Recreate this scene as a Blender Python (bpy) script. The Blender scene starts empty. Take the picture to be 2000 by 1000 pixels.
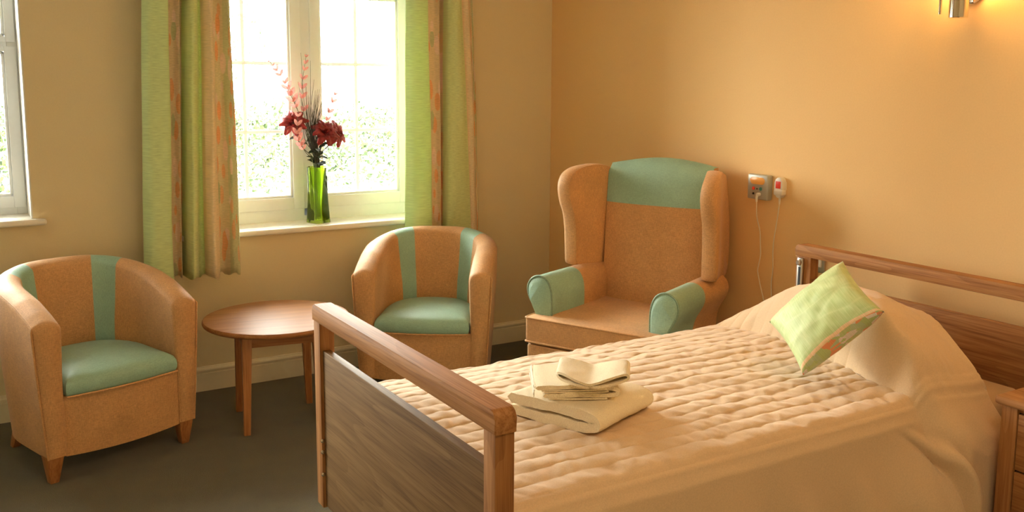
import bpy, bmesh, math, random
from mathutils import Vector, Matrix, noise
PI = math.pi
random.seed(7)
SC = bpy.context.scene
COL = SC.collection

# ------------------------------------------------------------------ helpers
def link(o, parent=None):
    COL.objects.link(o)
    if parent is not None: o.parent = parent
    return o

def tag(o, label=None, cat=None, group=None, kind=None):
    if label: o['label'] = label
    if cat: o['category'] = cat
    if group: o['group'] = group
    if kind: o['kind'] = kind
    return o

def empty(name, loc, rz=0.0):
    o = bpy.data.objects.new(name, None); o.empty_display_size = .1
    COL.objects.link(o); o.location = loc; o.rotation_euler = (0, 0, rz)
    return o

def finish(name, me, mats, parent=None, smooth=True, angle=40):
    if not isinstance(mats, (list, tuple)): mats = [mats]
    for m in mats: me.materials.append(m)
    if smooth:
        me.shade_smooth()
        if angle: me.set_sharp_from_angle(angle=math.radians(angle))
    me.update()
    return link(bpy.data.objects.new(name, me), parent)

def mesh(name, verts, faces, mats, parent=None, smooth=True, angle=40, midx=None, uvs=None):
    me = bpy.data.meshes.new(name)
    me.from_pydata([tuple(v) for v in verts], [], faces)
    if midx:
        me.materials.clear()
    if uvs:
        ul = me.uv_layers.new(name='UVMap')
        for lp in me.loops: ul.data[lp.index].uv = uvs[lp.vertex_index]
    o = finish(name, me, mats, parent, smooth, angle)
    if midx:
        for p, i in zip(me.polygons, midx): p.material_index = i
    return o

def bm_obj(name, bm, mats, parent=None, smooth=True, angle=40):
    bmesh.ops.recalc_face_normals(bm, faces=bm.faces)
    me = bpy.data.meshes.new(name); bm.to_mesh(me); bm.free()
    return finish(name, me, mats, parent, smooth, angle)

def add_box(bm, x0, x1, y0, y1, z0, z1, bev=0.0, seg=3):
    r = bmesh.ops.create_cube(bm, size=1.0)
    vs = r['verts']
    for v in vs:
        v.co = Vector(((x0+x1)/2 + v.co.x*(x1-x0), (y0+y1)/2 + v.co.y*(y1-y0), (z0+z1)/2 + v.co.z*(z1-z0)))
    if bev > 0:
        es = list({e for v in vs for e in v.link_edges})
        bmesh.ops.bevel(bm, geom=es, offset=bev, segments=seg, profile=.5, affect='EDGES')
    return vs

def box(name, b, mat, parent=None, bev=0.003, seg=3):
    bm = bmesh.new(); add_box(bm, *b, bev=bev, seg=seg)
    return bm_obj(name, bm, mat, parent)

def boxes(name, bs, mat, parent=None, bev=0.003):
    bm = bmesh.new()
    for b in bs: add_box(bm, *b, bev=bev, seg=2)
    return bm_obj(name, bm, mat, parent)

def taper(name, bot, top, z0, z1, mat, parent=None, bev=.003):
    """bot/top = (x0,x1,y0,y1) rectangles"""
    bm = bmesh.new()
    vs = []
    for (x0, x1, y0, y1), z in ((bot, z0), (top, z1)):
        vs.append([bm.verts.new(c) for c in ((x0, y0, z), (x1, y0, z), (x1, y1, z), (x0, y1, z))])
    bm.faces.new(vs[0][::-1]); bm.faces.new(vs[1])
    for i in range(4): bm.faces.new((vs[0][i], vs[0][(i+1) % 4], vs[1][(i+1) % 4], vs[1][i]))
    bmesh.ops.bevel(bm, geom=list(bm.edges), offset=bev, segments=2, profile=.5, affect='EDGES')
    return bm_obj(name, bm, mat, parent)

def prism(name, outline, z0, z1, mat, parent=None, bev=.01, seg=3, axis='z', angle=50):
    """outline extruded along z; axis swaps afterwards: 'x' -> outline is (y,z), 'y' -> outline is (x,z)"""
    bm = bmesh.new()
    a = [bm.verts.new((p[0], p[1], z0)) for p in outline]; b = [bm.verts.new((p[0], p[1], z1)) for p in outline]
    n = len(outline)
    f0 = bm.faces.new(a[::-1]); f1 = bm.faces.new(b)
    for i in range(n): bm.faces.new((a[i], a[(i+1) % n], b[(i+1) % n], b[i]))
    if bev > 0:
        es = list(set(f0.edges) | set(f1.edges))
        bmesh.ops.bevel(bm, geom=es, offset=bev, segments=seg, profile=.5, affect='EDGES', clamp_overlap=True)
    for v in bm.verts:
        x, y, z = v.co
        if axis == 'x': v.co = (z, x, y)
        elif axis == 'y': v.co = (x, z, y)
    return bm_obj(name, bm, mat, parent, angle=angle)

def catmull(pts, n, closed=False):
    """resample a poly of tuples through a Catmull-Rom spline, n points per span"""
    P = [Vector(p) if len(p) > 1 and len(p) <= 4 else p for p in pts]
    out = []; m = len(P)
    rng = range(m) if closed else range(m-1)
    for i in rng:
        if closed: p0, p1, p2, p3 = P[(i-1) % m], P[i], P[(i+1) % m], P[(i+2) % m]
        else:
            p1, p2 = P[i], P[i+1]
            p0 = P[i-1] if i > 0 else p1*2-p2
            p3 = P[i+2] if i+2 < m else p2*2-p1
        for k in range(n):
            t = k/n
            out.append(.5*((2*p1)+(p2-p0)*t+(2*p0-5*p1+4*p2-p3)*t*t+(3*p1-p0-3*p2+p3)*t**3))
    if not closed: out.append(P[-1].copy())
    return out

def tube_data(path, r, seg=8, closed=False, caps=True):
    path = [Vector(p) for p in path]; n = len(path)
    rr = r if isinstance(r, (list, tuple)) else [r]*n
    verts = []; faces = []
    prev = None
    for i, p in enumerate(path):
        if closed: t = path[(i+1) % n]-path[i-1]
        else: t = path[min(i+1, n-1)]-path[max(i-1, 0)]
        if t.length < 1e-9: t = Vector((0, 0, 1))
        t.normalize()
        if prev is None:
            u = t.orthogonal().normalized()
        else:
            u = prev - t*prev.dot(t)
            if u.length < 1e-6: u = t.orthogonal()
            u.normalize()
        prev = u; w = t.cross(u)
        for k in range(seg):
            a = 2*PI*k/seg
            verts.append(p+(u*math.cos(a)+w*math.sin(a))*rr[i])
    m = n if closed else n-1
    for i in range(m):
        for k in range(seg):
            a = i*seg+k; b = i*seg+(k+1) % seg; c = ((i+1) % n)*seg+(k+1) % seg; d = ((i+1) % n)*seg+k
            faces.append((a, b, c, d))
    if caps and not closed:
        faces.append(tuple(range(seg))[::-1]); faces.append(tuple(range((n-1)*seg, n*seg)))
    return verts, faces

def tube(name, path, r, mat, parent=None, seg=8, closed=False):
    v, f = tube_data(path, r, seg, closed)
    return mesh(name, v, f, mat, parent, angle=60)

def tubes(name, lst, mat, parent=None, seg=6):
    V = []; F = []
    for path, r in lst:
        v, f = tube_data(path, r, seg); o = len(V)
        V += v; F += [tuple(i+o for i in q) for q in f]
    return mesh(name, V, F, mat, parent, angle=60)

def lathe(name, prof, mat, parent=None, seg=32, loc=(0, 0, 0), cap=True):
    V = []; F = []
    for r, z in prof:
        for k in range(seg):
            a = 2*PI*k/seg; V.append((loc[0]+r*math.cos(a), loc[1]+r*math.sin(a), loc[2]+z))
    for i in range(len(prof)-1):
        for k in range(seg):
            F.append((i*seg+k, i*seg+(k+1) % seg, (i+1)*seg+(k+1) % seg, (i+1)*seg+k))
    if cap:
        F.append(tuple(range(seg))[::-1]); F.append(tuple(range((len(prof)-1)*seg, len(prof)*seg)))
    return mesh(name, V, F, mat, parent, angle=35)

def puff(name, outline, prof, mat, parent=None, centre=None, tilt=None, angle=60):
    """closed outline (x,y) lofted through prof=[(scale, z)...]"""
    n = len(outline)
    if centre is None: centre = (sum(p[0] for p in outline)/n, sum(p[1] for p in outline)/n)
    V = []; F = []
    for s, z in prof:
        for p in outline:
            x = centre[0]+(p[0]-centre[0])*s; y = centre[1]+(p[1]-centre[1])*s
            V.append((x, y, z+(tilt(x, y) if tilt else 0)))
    for i in range(len(prof)-1):
        for k in range(n):
            F.append((i*n+k, i*n+(k+1) % n, (i+1)*n+(k+1) % n, (i+1)*n+k))
    F.append(tuple(range(n))[::-1])
    c = len(V); V.append((centre[0], centre[1], prof[-1][1]+(tilt(*centre) if tilt else 0)))
    b = (len(prof)-1)*n
    for k in range(n): F.append((b+k, b+(k+1) % n, c))
    return mesh(name, V, F, mat, parent, angle=angle)

def sstep(a, b, x):
    t = max(0.0, min(1.0, (x-a)/(b-a))); return t*t*(3-2*t)

def copy_tree(o, parent=None):
    c = o.copy(); COL.objects.link(c); c.parent = parent
    for ch in [k for k in bpy.data.objects if k.parent == o]:
        copy_tree(ch, c)
    return c

# ------------------------------------------------------------------ materials
def nmat(name):
    m = bpy.data.materials.new(name); m.use_nodes = True
    nt = m.node_tree; nt.nodes.clear()
    out = nt.nodes.new('ShaderNodeOutputMaterial'); b = nt.nodes.new('ShaderNodeBsdfPrincipled')
    nt.links.new(b.outputs[0], out.inputs[0])
    return m, nt, b, out

def N(nt, t, **kw):
    n = nt.nodes.new(t)
    for k, v in kw.items():
        if k.startswith('i_'):
            key = k[2:]
            n.inputs[int(key) if key.isdigit() else key.replace('_', ' ')].default_value = v
        else: setattr(n, k, v)
    return n

def rgb(c, a=1.0): return (c[0], c[1], c[2], a)

def ramp(nt, stops, interp='LINEAR'):
    r = nt.nodes.new('ShaderNodeValToRGB'); e = r.color_ramp.elements
    r.color_ramp.interpolation = interp
    while len(e) < len(stops): e.new(.5)
    for i, (p, c) in enumerate(stops):
        e[i].position = p; e[i].color = rgb(c)
    return r

def coords(nt, scale=(1, 1, 1), kind='Object'):
    tc = N(nt, 'ShaderNodeTexCoord'); mp = N(nt, 'ShaderNodeMapping'); mp.inputs['Scale'].default_value = scale
    nt.links.new(tc.outputs[kind], mp.inputs[0]); return mp

def bump(nt, b, src, strength, dist=.002):
    n = N(nt, 'ShaderNodeBump'); n.inputs['Strength'].default_value = strength; n.inputs['Distance'].default_value = dist
    nt.links.new(src, n.inputs['Height']); nt.links.new(n.outputs[0], b.inputs['Normal']); return n

def plain(name, col, rough=.5, metal=0.0, spec=.5, noise_amt=0.0, scale=40, bmp=0.0, bdist=.001):
    m, nt, b, out = nmat(name)
    b.inputs['Roughness'].default_value = rough; b.inputs['Metallic'].default_value = metal
    b.inputs['Specular IOR Level'].default_value = spec
    mp = coords(nt); nz = N(nt, 'ShaderNodeTexNoise'); nz.inputs['Scale'].default_value = scale; nz.inputs['Detail'].default_value = 4
    nt.links.new(mp.outputs[0], nz.inputs['Vector'])
    a = noise_amt
    r = ramp(nt, [(.3, [max(0, c*(1-a)) for c in col]), (.7, [min(1, c*(1+a)) for c in col])])
    nt.links.new(nz.outputs[0], r.inputs[0]); nt.links.new(r.outputs[0], b.inputs['Base Color'])
    if bmp: bump(nt, b, nz.outputs[0], bmp, bdist)
    return m

def wood(name, dark, mid, light, axis='x', scale=1.0, rough=.6):
    """oak: long grain along the given object axis, fine pores, cathedral rings"""
    m, nt, b, out = nmat(name); L = nt.links
    s = {'x': (2, 46, 46), 'y': (46, 2, 46), 'z': (46, 46, 2)}[axis]
    mp = coords(nt, tuple(k*scale for k in s))
    n1 = N(nt, 'ShaderNodeTexNoise'); n1.inputs['Scale'].default_value = 1.0; n1.inputs['Detail'].default_value = 6; n1.inputs['Distortion'].default_value = .6
    L.new(mp.outputs[0], n1.inputs['Vector'])
    s2 = {'x': (.9, 7, 7), 'y': (7, .9, 7), 'z': (7, 7, .9)}[axis]
    mp2 = coords(nt, tuple(k*scale for k in s2))
    n2 = N(nt, 'ShaderNodeTexNoise'); n2.inputs['Scale'].default_value = 1.0; n2.inputs['Detail'].default_value = 1.5; n2.inputs['Distortion'].default_value = .4
    L.new(mp2.outputs[0], n2.inputs['Vector'])
    mul = N(nt, 'ShaderNodeMath', operation='MULTIPLY'); mul.inputs[1].default_value = 9.0; L.new(n2.outputs[0], mul.inputs[0])
    sn = N(nt, 'ShaderNodeMath', operation='FRACT'); L.new(mul.outputs[0], sn.inputs[0])
    s3 = {'x': (5, 260, 260), 'y': (260, 5, 260), 'z': (260, 260, 5)}[axis]
    mp3 = coords(nt, s3); n3 = N(nt, 'ShaderNodeTexNoise'); n3.inputs['Scale'].default_value = 1.0; n3.inputs['Detail'].default_value = 2
    L.new(mp3.outputs[0], n3.inputs['Vector'])
    r1 = ramp(nt, [(.25, dark), (.5, mid), (.78, light)])
    mx = N(nt, 'ShaderNodeMath', operation='MULTIPLY_ADD'); mx.inputs[1].default_value = .15; L.new(sn.outputs[0], mx.inputs[0]); L.new(n1.outputs[0], mx.inputs[2])
    sub = N(nt, 'ShaderNodeMath', operation='SUBTRACT'); sub.inputs[1].default_value = .07; L.new(mx.outputs[0], sub.inputs[0])
    L.new(sub.outputs[0], r1.inputs[0])
    r3 = ramp(nt, [(.36, (.62, .55, .5)), (.5, (1, 1, 1))]); L.new(n3.outputs[0], r3.inputs[0])
    mc = N(nt, 'ShaderNodeMix', data_type='RGBA', blend_type='MULTIPLY'); mc.inputs[0].default_value = .55
    L.new(r1.outputs[0], mc.inputs[6]); L.new(r3.outputs[0], mc.inputs[7]); L.new(mc.outputs[2], b.inputs['Base Color'])
    b.inputs['Roughness'].default_value = rough; b.inputs['Specular IOR Level'].default_value = .16
    bump(nt, b, n3.outputs[0], .12, .0006)
    return m

def fabric(name, col, var=.25, rough=.6, weave=900, sheen=.15, spec=.35):
    m, nt, b, out = nmat(name); L = nt.links
    ns = []
    for s in ((weave*.12, weave, weave), (weave, weave*.12, weave), (weave, weave, weave*.12)):
        mp = coords(nt, s); n = N(nt, 'ShaderNodeTexNoise'); n.inputs['Scale'].default_value = .5; n.inputs['Detail'].default_value = 1.0
        L.new(mp.outputs[0], n.inputs['Vector']); ns.append(n)
    a = N(nt, 'ShaderNodeMath', operation='ADD'); L.new(ns[0].outputs[0], a.inputs[0]); L.new(ns[1].outputs[0], a.inputs[1])
    a2 = N(nt, 'ShaderNodeMath', operation='ADD'); L.new(a.outputs[0], a2.inputs[0]); L.new(ns[2].outputs[0], a2.inputs[1])
    dv = N(nt, 'ShaderNodeMath', operation='DIVIDE'); dv.inputs[1].default_value = 3.0; L.new(a2.outputs[0], dv.inputs[0])
    r = ramp(nt, [(.36, [c*(1-var) for c in col]), (.5, col), (.64, [min(1, c*(1+var)) for c in col])])
    L.new(dv.outputs[0], r.inputs[0])
    mp = coords(nt, (7, 7, 7)); nb = N(nt, 'ShaderNodeTexNoise'); nb.inputs['Scale'].default_value = 1; nb.inputs['Detail'].default_value = 3
    L.new(mp.outputs[0], nb.inputs['Vector'])
    rb = ramp(nt, [(.3, (.9, .9, .9)), (.7, (1.06, 1.06, 1.06))]); L.new(nb.outputs[0], rb.inputs[0])
    mc = N(nt, 'ShaderNodeMix', data_type='RGBA', blend_type='MULTIPLY'); mc.inputs[0].default_value = 1
    L.new(r.outputs[0], mc.inputs[6]); L.new(rb.outputs[0], mc.inputs[7]); L.new(mc.outputs[2], b.inputs['Base Color'])
    b.inputs['Roughness'].default_value = rough; b.inputs['Sheen Weight'].default_value = sheen; b.inputs['Specular IOR Level'].default_value = spec
    bump(nt, b, dv.outputs[0], .25, .0008)
    return m

M = {}
M['wall_cream'] = plain('cream wall paint', (.74, .625, .395), .75, spec=.3, noise_amt=.02, scale=160, bmp=.06)
M['wall_peach'] = plain('peach wall paint', (.84, .555, .255), .75, spec=.3, noise_amt=.02, scale=160, bmp=.06)
M['ceiling'] = plain('white ceiling paint', (.82, .78, .70), .9, noise_amt=.01)
M['skirting'] = plain('cream gloss skirting', (.82, .74, .54), .35, noise_amt=.01)
M['upvc'] = plain('white window plastic', (.91, .95, .97), .35, noise_amt=.01)
M['sill'] = plain('white gloss sill', (.84, .80, .70), .35, noise_amt=.01)
M['reveal'] = plain('white plaster reveal', (.85, .84, .80), .8, noise_amt=.01)
M['oak_x'] = wood('oak grain long x', (.23, .096, .030), (.36, .162, .055), (.46, .228, .086), 'x')
M['oak_y'] = wood('oak grain long y', (.23, .096, .030), (.36, .162, .055), (.46, .228, .086), 'y')
M['oak_z'] = wood('oak grain long z', (.23, .096, .030), (.36, .162, .055), (.46, .228, .086), 'z')
M['panel_y'] = wood('oak board grain y', (.130, .070, .025), (.188, .106, .040), (.240, .144, .060), 'y', .8)
M['beech'] = wood('beech table top', (.27, .112, .036), (.34, .150, .052), (.41, .195, .072), 'x', .8, rough=.48)
M['beech_z'] = wood('beech legs', (.32, .13, .045), (.40, .17, .062), (.48, .22, .085), 'z', .8, rough=.35)
M['beech_x'] = wood('beech apron', (.28, .115, .04), (.35, .15, .055), (.42, .19, .075), 'x', .8, rough=.35)
M['orange'] = fabric('tan orange chair fabric', (.56, .30, .120))
M['teal'] = fabric('turquoise chair vinyl', (.30, .48, .37), rough=.5, var=.16, sheen=.05, spec=.5)
M['tan_pipe'] = fabric('tan piping', (.56, .30, .12))
M['teal_pipe'] = fabric('turquoise piping', (.22, .34, .25), rough=.45)
M['steel'] = plain('brushed steel', (.62, .60, .56), .28, metal=1.0, noise_amt=.05)
M['chrome'] = plain('polished chrome', (.80, .74, .66), .08, metal=1.0)
M['black'] = plain('black slot', (.012, .012, .015), .6)
M['white_plastic'] = plain('white plastic', (.78, .74, .66), .35)
M['grey_plastic'] = plain('silver grey plastic', (.46, .46, .40), .38, metal=.25)
M['orange_lens'] = plain('orange lens', (.85, .42, .10), .3)
M['red_plastic'] = plain('red plastic', (.72, .045, .02), .35)
M['teal_plastic'] = plain('teal button', (.06, .30, .28), .35)
M['cable'] = plain('cream cable', (.74, .66, .50), .45)
M['mattress'] = plain('peach mattress sheet', (.50, .34, .20), .7)
M['darkframe'] = plain('dark frame paint', (.06, .05, .045), .5)
M['red'] = plain('dark red petal', (.22, .008, .010), .55, noise_amt=.35, scale=60)
M['pink'] = plain('pink petal', (.86, .40, .38), .6, noise_amt=.25, scale=50)
def thin(m, w=.45):
    nt = m.node_tree; L = nt.links
    b = [n for n in nt.nodes if n.type == 'BSDF_PRINCIPLED'][0]; out = [n for n in nt.nodes if n.type == 'OUTPUT_MATERIAL'][0]
    src = b.inputs['Base Color'].links[0].from_socket
    tr = nt.nodes.new('ShaderNodeBsdfTranslucent'); L.new(src, tr.inputs[0]); ms = nt.nodes.new('ShaderNodeMixShader'); ms.inputs[0].default_value = w
    L.new(b.outputs[0], ms.inputs[1]); L.new(tr.outputs[0], ms.inputs[2]); L.new(ms.outputs[0], out.inputs[0]); return m
thin(M['pink'], .10); thin(M['red'], .05)
M['bar'] = thin(plain('white glazing bar plastic with glare', (.93, .95, .94), .4, noise_amt=.01), .14)  # translucency stands in for the window glare that washes the bars pale
M['leaf'] = plain('dark leaf', (.035, .065, .035), .5, noise_amt=.4, scale=60)
M['grass'] = plain('dried dark grass', (.055, .06, .045), .6, noise_amt=.4, scale=60)
M['stem'] = plain('stem', (.07, .10, .045), .6, noise_amt=.3)
M['coping'] = plain('brown coping', (.060, .036, .020), .8, noise_amt=.15, scale=10)
M['paving'] = plain('pale paving', (.62, .60, .56), .85, noise_amt=.05, scale=6)

def carpet():
    m, nt, b, out = nmat('olive brown carpet'); L = nt.links
    mp = coords(nt); n1 = N(nt, 'ShaderNodeTexNoise'); n1.inputs['Scale'].default_value = 330; n1.inputs['Detail'].default_value = 3
    n2 = N(nt, 'ShaderNodeTexNoise'); n2.inputs['Scale'].default_value = 9; n2.inputs['Detail'].default_value = 4
    L.new(mp.outputs[0], n1.inputs['Vector']); L.new(mp.outputs[0], n2.inputs['Vector'])
    r1 = ramp(nt, [(.3, (.032, .025, .008)), (.5, (.058, .046, .015)), (.7, (.098, .080, .028))]); L.new(n1.outputs[0], r1.inputs[0])
    r2 = ramp(nt, [(.3, (.82, .82, .82)), (.7, (1.12, 1.12, 1.12))]); L.new(n2.outputs[0], r2.inputs[0])
    mc = N(nt, 'ShaderNodeMix', data_type='RGBA', blend_type='MULTIPLY'); mc.inputs[0].default_value = 1
    L.new(r1.outputs[0], mc.inputs[6]); L.new(r2.outputs[0], mc.inputs[7]); L.new(mc.outputs[2], b.inputs['Base Color'])
    b.inputs['Roughness'].default_value = .95; b.inputs['Specular IOR Level'].default_value = .1; b.inputs['Sheen Weight'].default_value = .3
    bump(nt, b, n1.outputs[0], .6, .004); return m
M['carpet'] = carpet()

def cloth(name, col, bscale=220, rough=.8, var=.06, trans=0.0, fine=.3, dist=.0008):
    m, nt, b, out = nmat(name); L = nt.links
    mp = coords(nt); n = N(nt, 'ShaderNodeTexNoise'); n.inputs['Scale'].default_value = bscale; n.inputs['Detail'].default_value = 3
    L.new(mp.outputs[0], n.inputs['Vector'])
    r = ramp(nt, [(.3, [c*(1-var) for c in col]), (.7, [min(1, c*(1+var)) for c in col])]); L.new(n.outputs[0], r.inputs[0])
    L.new(r.outputs[0], b.inputs['Base Color']); b.inputs['Roughness'].default_value = rough
    b.inputs['Sheen Weight'].default_value = .25; b.inputs['Specular IOR Level'].default_value = .25
    bump(nt, b, n.outputs[0], fine, dist); return m
M['spread'] = cloth('cream quilted bedspread', (.65, .465, .285), 260)
M['terry'] = cloth('cream terry towel', (.95, .80, .56), 420, .95, .10, fine=.9, dist=.003)
M['thread'] = plain('white towel edging', (.88, .82, .66), .8)

def curtain_mat():
    m, nt, b, out = nmat('striped floral curtain fabric'); L = nt.links
    uv = N(nt, 'ShaderNodeUVMap'); sx = N(nt, 'ShaderNodeSeparateXYZ'); L.new(uv.outputs[0], sx.inputs[0])
    dv = N(nt, 'ShaderNodeMath', operation='DIVIDE'); dv.inputs[1].default_value = 8.0; L.new(sx.outputs[0], dv.inputs[0])
    green = (.66, .82, .42); beige = (.74, .60, .38); kgreen = (.68, .76, .36); cream = (.82, .66, .42); multi = (.72, .62, .38)
    base = ramp(nt, [(0, green), (1/8, beige), (2.3/8, kgreen), (4/8, cream), (5/8, multi), (6.2/8, (.60, .60, .34)), (7.4/8, (.68, .72, .42))], 'CONSTANT'); L.new(dv.outputs[0], base.inputs[0])
    msk = ramp(nt, [(0, (0, 0, 0)), (1/8, (1, 1, 1)), (2.3/8, (0, 0, 0)), (5/8, (1, 1, 1))], 'CONSTANT'); L.new(dv.outputs[0], msk.inputs[0])
    # leaves in the patterned stripes: slanted voronoi cells
    mp = N(nt, 'ShaderNodeMapping'); mp.inputs['Scale'].default_value = (1.9, 8.0, 1); mp.inputs['Rotation'].default_value = (0, 0, .35); L.new(uv.outputs[0], mp.inputs[0])
    vo = N(nt, 'ShaderNodeTexVoronoi'); vo.inputs['Scale'].default_value = 1.0; vo.inputs['Randomness'].default_value = .85; L.new(mp.outputs[0], vo.inputs['Vector'])
    lt = N(nt, 'ShaderNodeMapRange'); lt.inputs[1].default_value = .42; lt.inputs[2].default_value = .46; lt.inputs[3].default_value = 1; lt.inputs[4].default_value = 0; L.new(vo.outputs['Distance'], lt.inputs[0])
    sc = N(nt, 'ShaderNodeSeparateColor'); L.new(vo.outputs['Color'], sc.inputs[0])
    lc = ramp(nt, [(0, (.80, .36, .14)), (.35, (.78, .42, .20)), (.55, (.86, .66, .54)), (.75, (.46, .52, .28)), (.9, (.82, .48, .26))], 'CONSTANT'); L.new(sc.outputs[0], lc.inputs[0])
    mm = N(nt, 'ShaderNodeMath', operation='MULTIPLY'); L.new(lt.outputs[0], mm.inputs[0]); L.new(msk.outputs[0], mm.inputs[1])
    m7 = N(nt, 'ShaderNodeMath', operation='MULTIPLY'); m7.inputs[1].default_value = .75; L.new(mm.outputs[0], m7.inputs[0])
    mc = N(nt, 'ShaderNodeMix', data_type='RGBA'); L.new(m7.outputs[0], mc.inputs[0]); L.new(base.outputs[0], mc.inputs[6]); L.new(lc.outputs[0], mc.inputs[7])
    mp2 = N(nt, 'ShaderNodeMapping'); mp2.inputs['Scale'].default_value = (3, 260, 1); L.new(uv.outputs[0], mp2.inputs[0])
    nz = N(nt, 'ShaderNodeTexNoise'); nz.inputs['Scale'].default_value = 1; nz.inputs['Detail'].default_value = 3; L.new(mp2.outputs[0], nz.inputs['Vector'])
    rz = ramp(nt, [(.3, (.84, .86, .8)), (.7, (1.12, 1.1, 1.14))]); L.new(nz.outputs[0], rz.inputs[0])
    mk = N(nt, 'ShaderNodeMix', data_type='RGBA', blend_type='MULTIPLY'); mk.inputs[0].default_value = 1; L.new(mc.outputs[2], mk.inputs[6]); L.new(rz.outputs[0], mk.inputs[7])
    L.new(mk.outputs[2], b.inputs['Base Color']); b.inputs['Roughness'].default_value = .75; b.inputs['Sheen Weight'].default_value = .2
    tr = N(nt, 'ShaderNodeBsdfTranslucent'); L.new(mk.outputs[2], tr.inputs[0])
    ms = N(nt, 'ShaderNodeMixShader'); ms.inputs[0].default_value = .12
    L.new(b.outputs[0], ms.inputs[1]); L.new(tr.outputs[0], ms.inputs[2]); L.new(ms.outputs[0], out.inputs[0])
    bump(nt, b, nz.outputs[0], .2, .0006)
    return m
M['curtain'] = curtain_mat()

def cushion_mat():
    m, nt, b, out = nmat('lime cushion cover with floral border'); L = nt.links
    uv = N(nt, 'ShaderNodeUVMap'); sx = N(nt, 'ShaderNodeSeparateXYZ'); L.new(uv.outputs[0], sx.inputs[0])
    base = ramp(nt, [(0, (.42, .50, .20)), (.030, (.78, .56, .32)), (.062, (.47, .57, .235))], 'CONSTANT'); L.new(sx.outputs[1], base.inputs[0])
    msk = ramp(nt, [(0, (1, 1, 1)), (.030, (0, 0, 0))], 'CONSTANT'); L.new(sx.outputs[1], msk.inputs[0])
    mp = N(nt, 'ShaderNodeMapping'); mp.inputs['Scale'].default_value = (13, 60, 1); L.new(uv.outputs[0], mp.inputs[0])
    vo = N(nt, 'ShaderNodeTexVoronoi'); vo.inputs['Scale'].default_value = 1.0; L.new(mp.outputs[0], vo.inputs['Vector'])
    sc = N(nt, 'ShaderNodeSeparateColor'); L.new(vo.outputs['Color'], sc.inputs[0])
    lc = ramp(nt, [(0, (.42, .50, .20)), (.45, (.70, .62, .55)), (.65, (.74, .28, .12)), (.8, (.42, .50, .28))], 'CONSTANT'); L.new(sc.outputs[0], lc.inputs[0])
    mc = N(nt, 'ShaderNodeMix', data_type='RGBA'); L.new(msk.outputs[0], mc.inputs[0]); L.new(base.outputs[0], mc.inputs[6]); L.new(lc.outputs[0], mc.inputs[7])
    mp2 = N(nt, 'ShaderNodeMapping'); mp2.inputs['Scale'].default_value = (110, 4, 1); L.new(uv.outputs[0], mp2.inputs[0])
    nz = N(nt, 'ShaderNodeTexNoise'); nz.inputs['Scale'].default_value = 1; nz.inputs['Detail'].default_value = 3; L.new(mp2.outputs[0], nz.inputs['Vector'])
    rz = ramp(nt, [(.3, (.86, .9, .8)), (.7, (1.12, 1.08, 1.2))]); L.new(nz.outputs[0], rz.inputs[0])
    mk = N(nt, 'ShaderNodeMix', data_type='RGBA', blend_type='MULTIPLY'); mk.inputs[0].default_value = 1; L.new(mc.outputs[2], mk.inputs[6]); L.new(rz.outputs[0], mk.inputs[7])
    # faint tone-on-tone leaf sprays
    mp3 = N(nt, 'ShaderNodeMapping'); mp3.inputs['Scale'].default_value = (2.0, 5.0, 1); mp3.inputs['Rotation'].default_value = (0, 0, .6); L.new(uv.outputs[0], mp3.inputs[0])
    v3 = N(nt, 'ShaderNodeTexVoronoi', feature='DISTANCE_TO_EDGE'); v3.inputs['Scale'].default_value = 1.0; L.new(mp3.outputs[0], v3.inputs['Vector'])
    r3 = ramp(nt, [(.03, (1.1, 1.06, 1.14)), (.07, (1, 1, 1))]); L.new(v3.outputs[0], r3.inputs[0])
    mq = N(nt, 'ShaderNodeMix', data_type='RGBA', blend_type='MULTIPLY'); mq.inputs[0].default_value = 1; L.new(mk.outputs[2], mq.inputs[6]); L.new(r3.outputs[0], mq.inputs[7])
    L.new(mq.outputs[2], b.inputs['Base Color']); b.inputs['Roughness'].default_value = .6; b.inputs['Sheen Weight'].default_value = .2
    bump(nt, b, nz.outputs[0], .25, .0006)
    return m
M['cushion'] = cushion_mat()

def glass_pane():
    m, nt, b, out = nmat('window glass'); L = nt.links
    tr = N(nt, 'ShaderNodeBsdfTransparent'); tr.inputs[0].default_value = (.97, .985, .97, 1)
    gl = N(nt, 'ShaderNodeBsdfGlossy'); gl.inputs['Roughness'].default_value = .02
    fr = N(nt, 'ShaderNodeFresnel'); fr.inputs[0].default_value = 1.35
    ms = N(nt, 'ShaderNodeMixShader'); L.new(fr.outputs[0], ms.inputs[0]); L.new(tr.outputs[0], ms.inputs[1]); L.new(gl.outputs[0], ms.inputs[2])
    L.new(ms.outputs[0], out.inputs[0]); return m
M['glass'] = glass_pane()

def vase_glass():
    m, nt, b, out = nmat('green glass'); L = nt.links
    tr = N(nt, 'ShaderNodeBsdfTransparent'); tr.inputs[0].default_value = (.90, .99, .50, 1)
    tl = N(nt, 'ShaderNodeBsdfTranslucent'); tl.inputs[0].default_value = (.55, .85, .06, 1)
    gl = N(nt, 'ShaderNodeBsdfGlossy'); gl.inputs['Roughness'].default_value = .04
    m0 = N(nt, 'ShaderNodeMixShader'); m0.inputs[0].default_value = .16; L.new(tr.outputs[0], m0.inputs[1]); L.new(tl.outputs[0], m0.inputs[2])
    fr = N(nt, 'ShaderNodeFresnel'); fr.inputs[0].default_value = 1.5
    ms = N(nt, 'ShaderNodeMixShader'); L.new(fr.outputs[0], ms.inputs[0]); L.new(m0.outputs[0], ms.inputs[1]); L.new(gl.outputs[0], ms.inputs[2])
    L.new(ms.outputs[0], out.inputs[0]); return m
M['vase'] = vase_glass()

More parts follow.
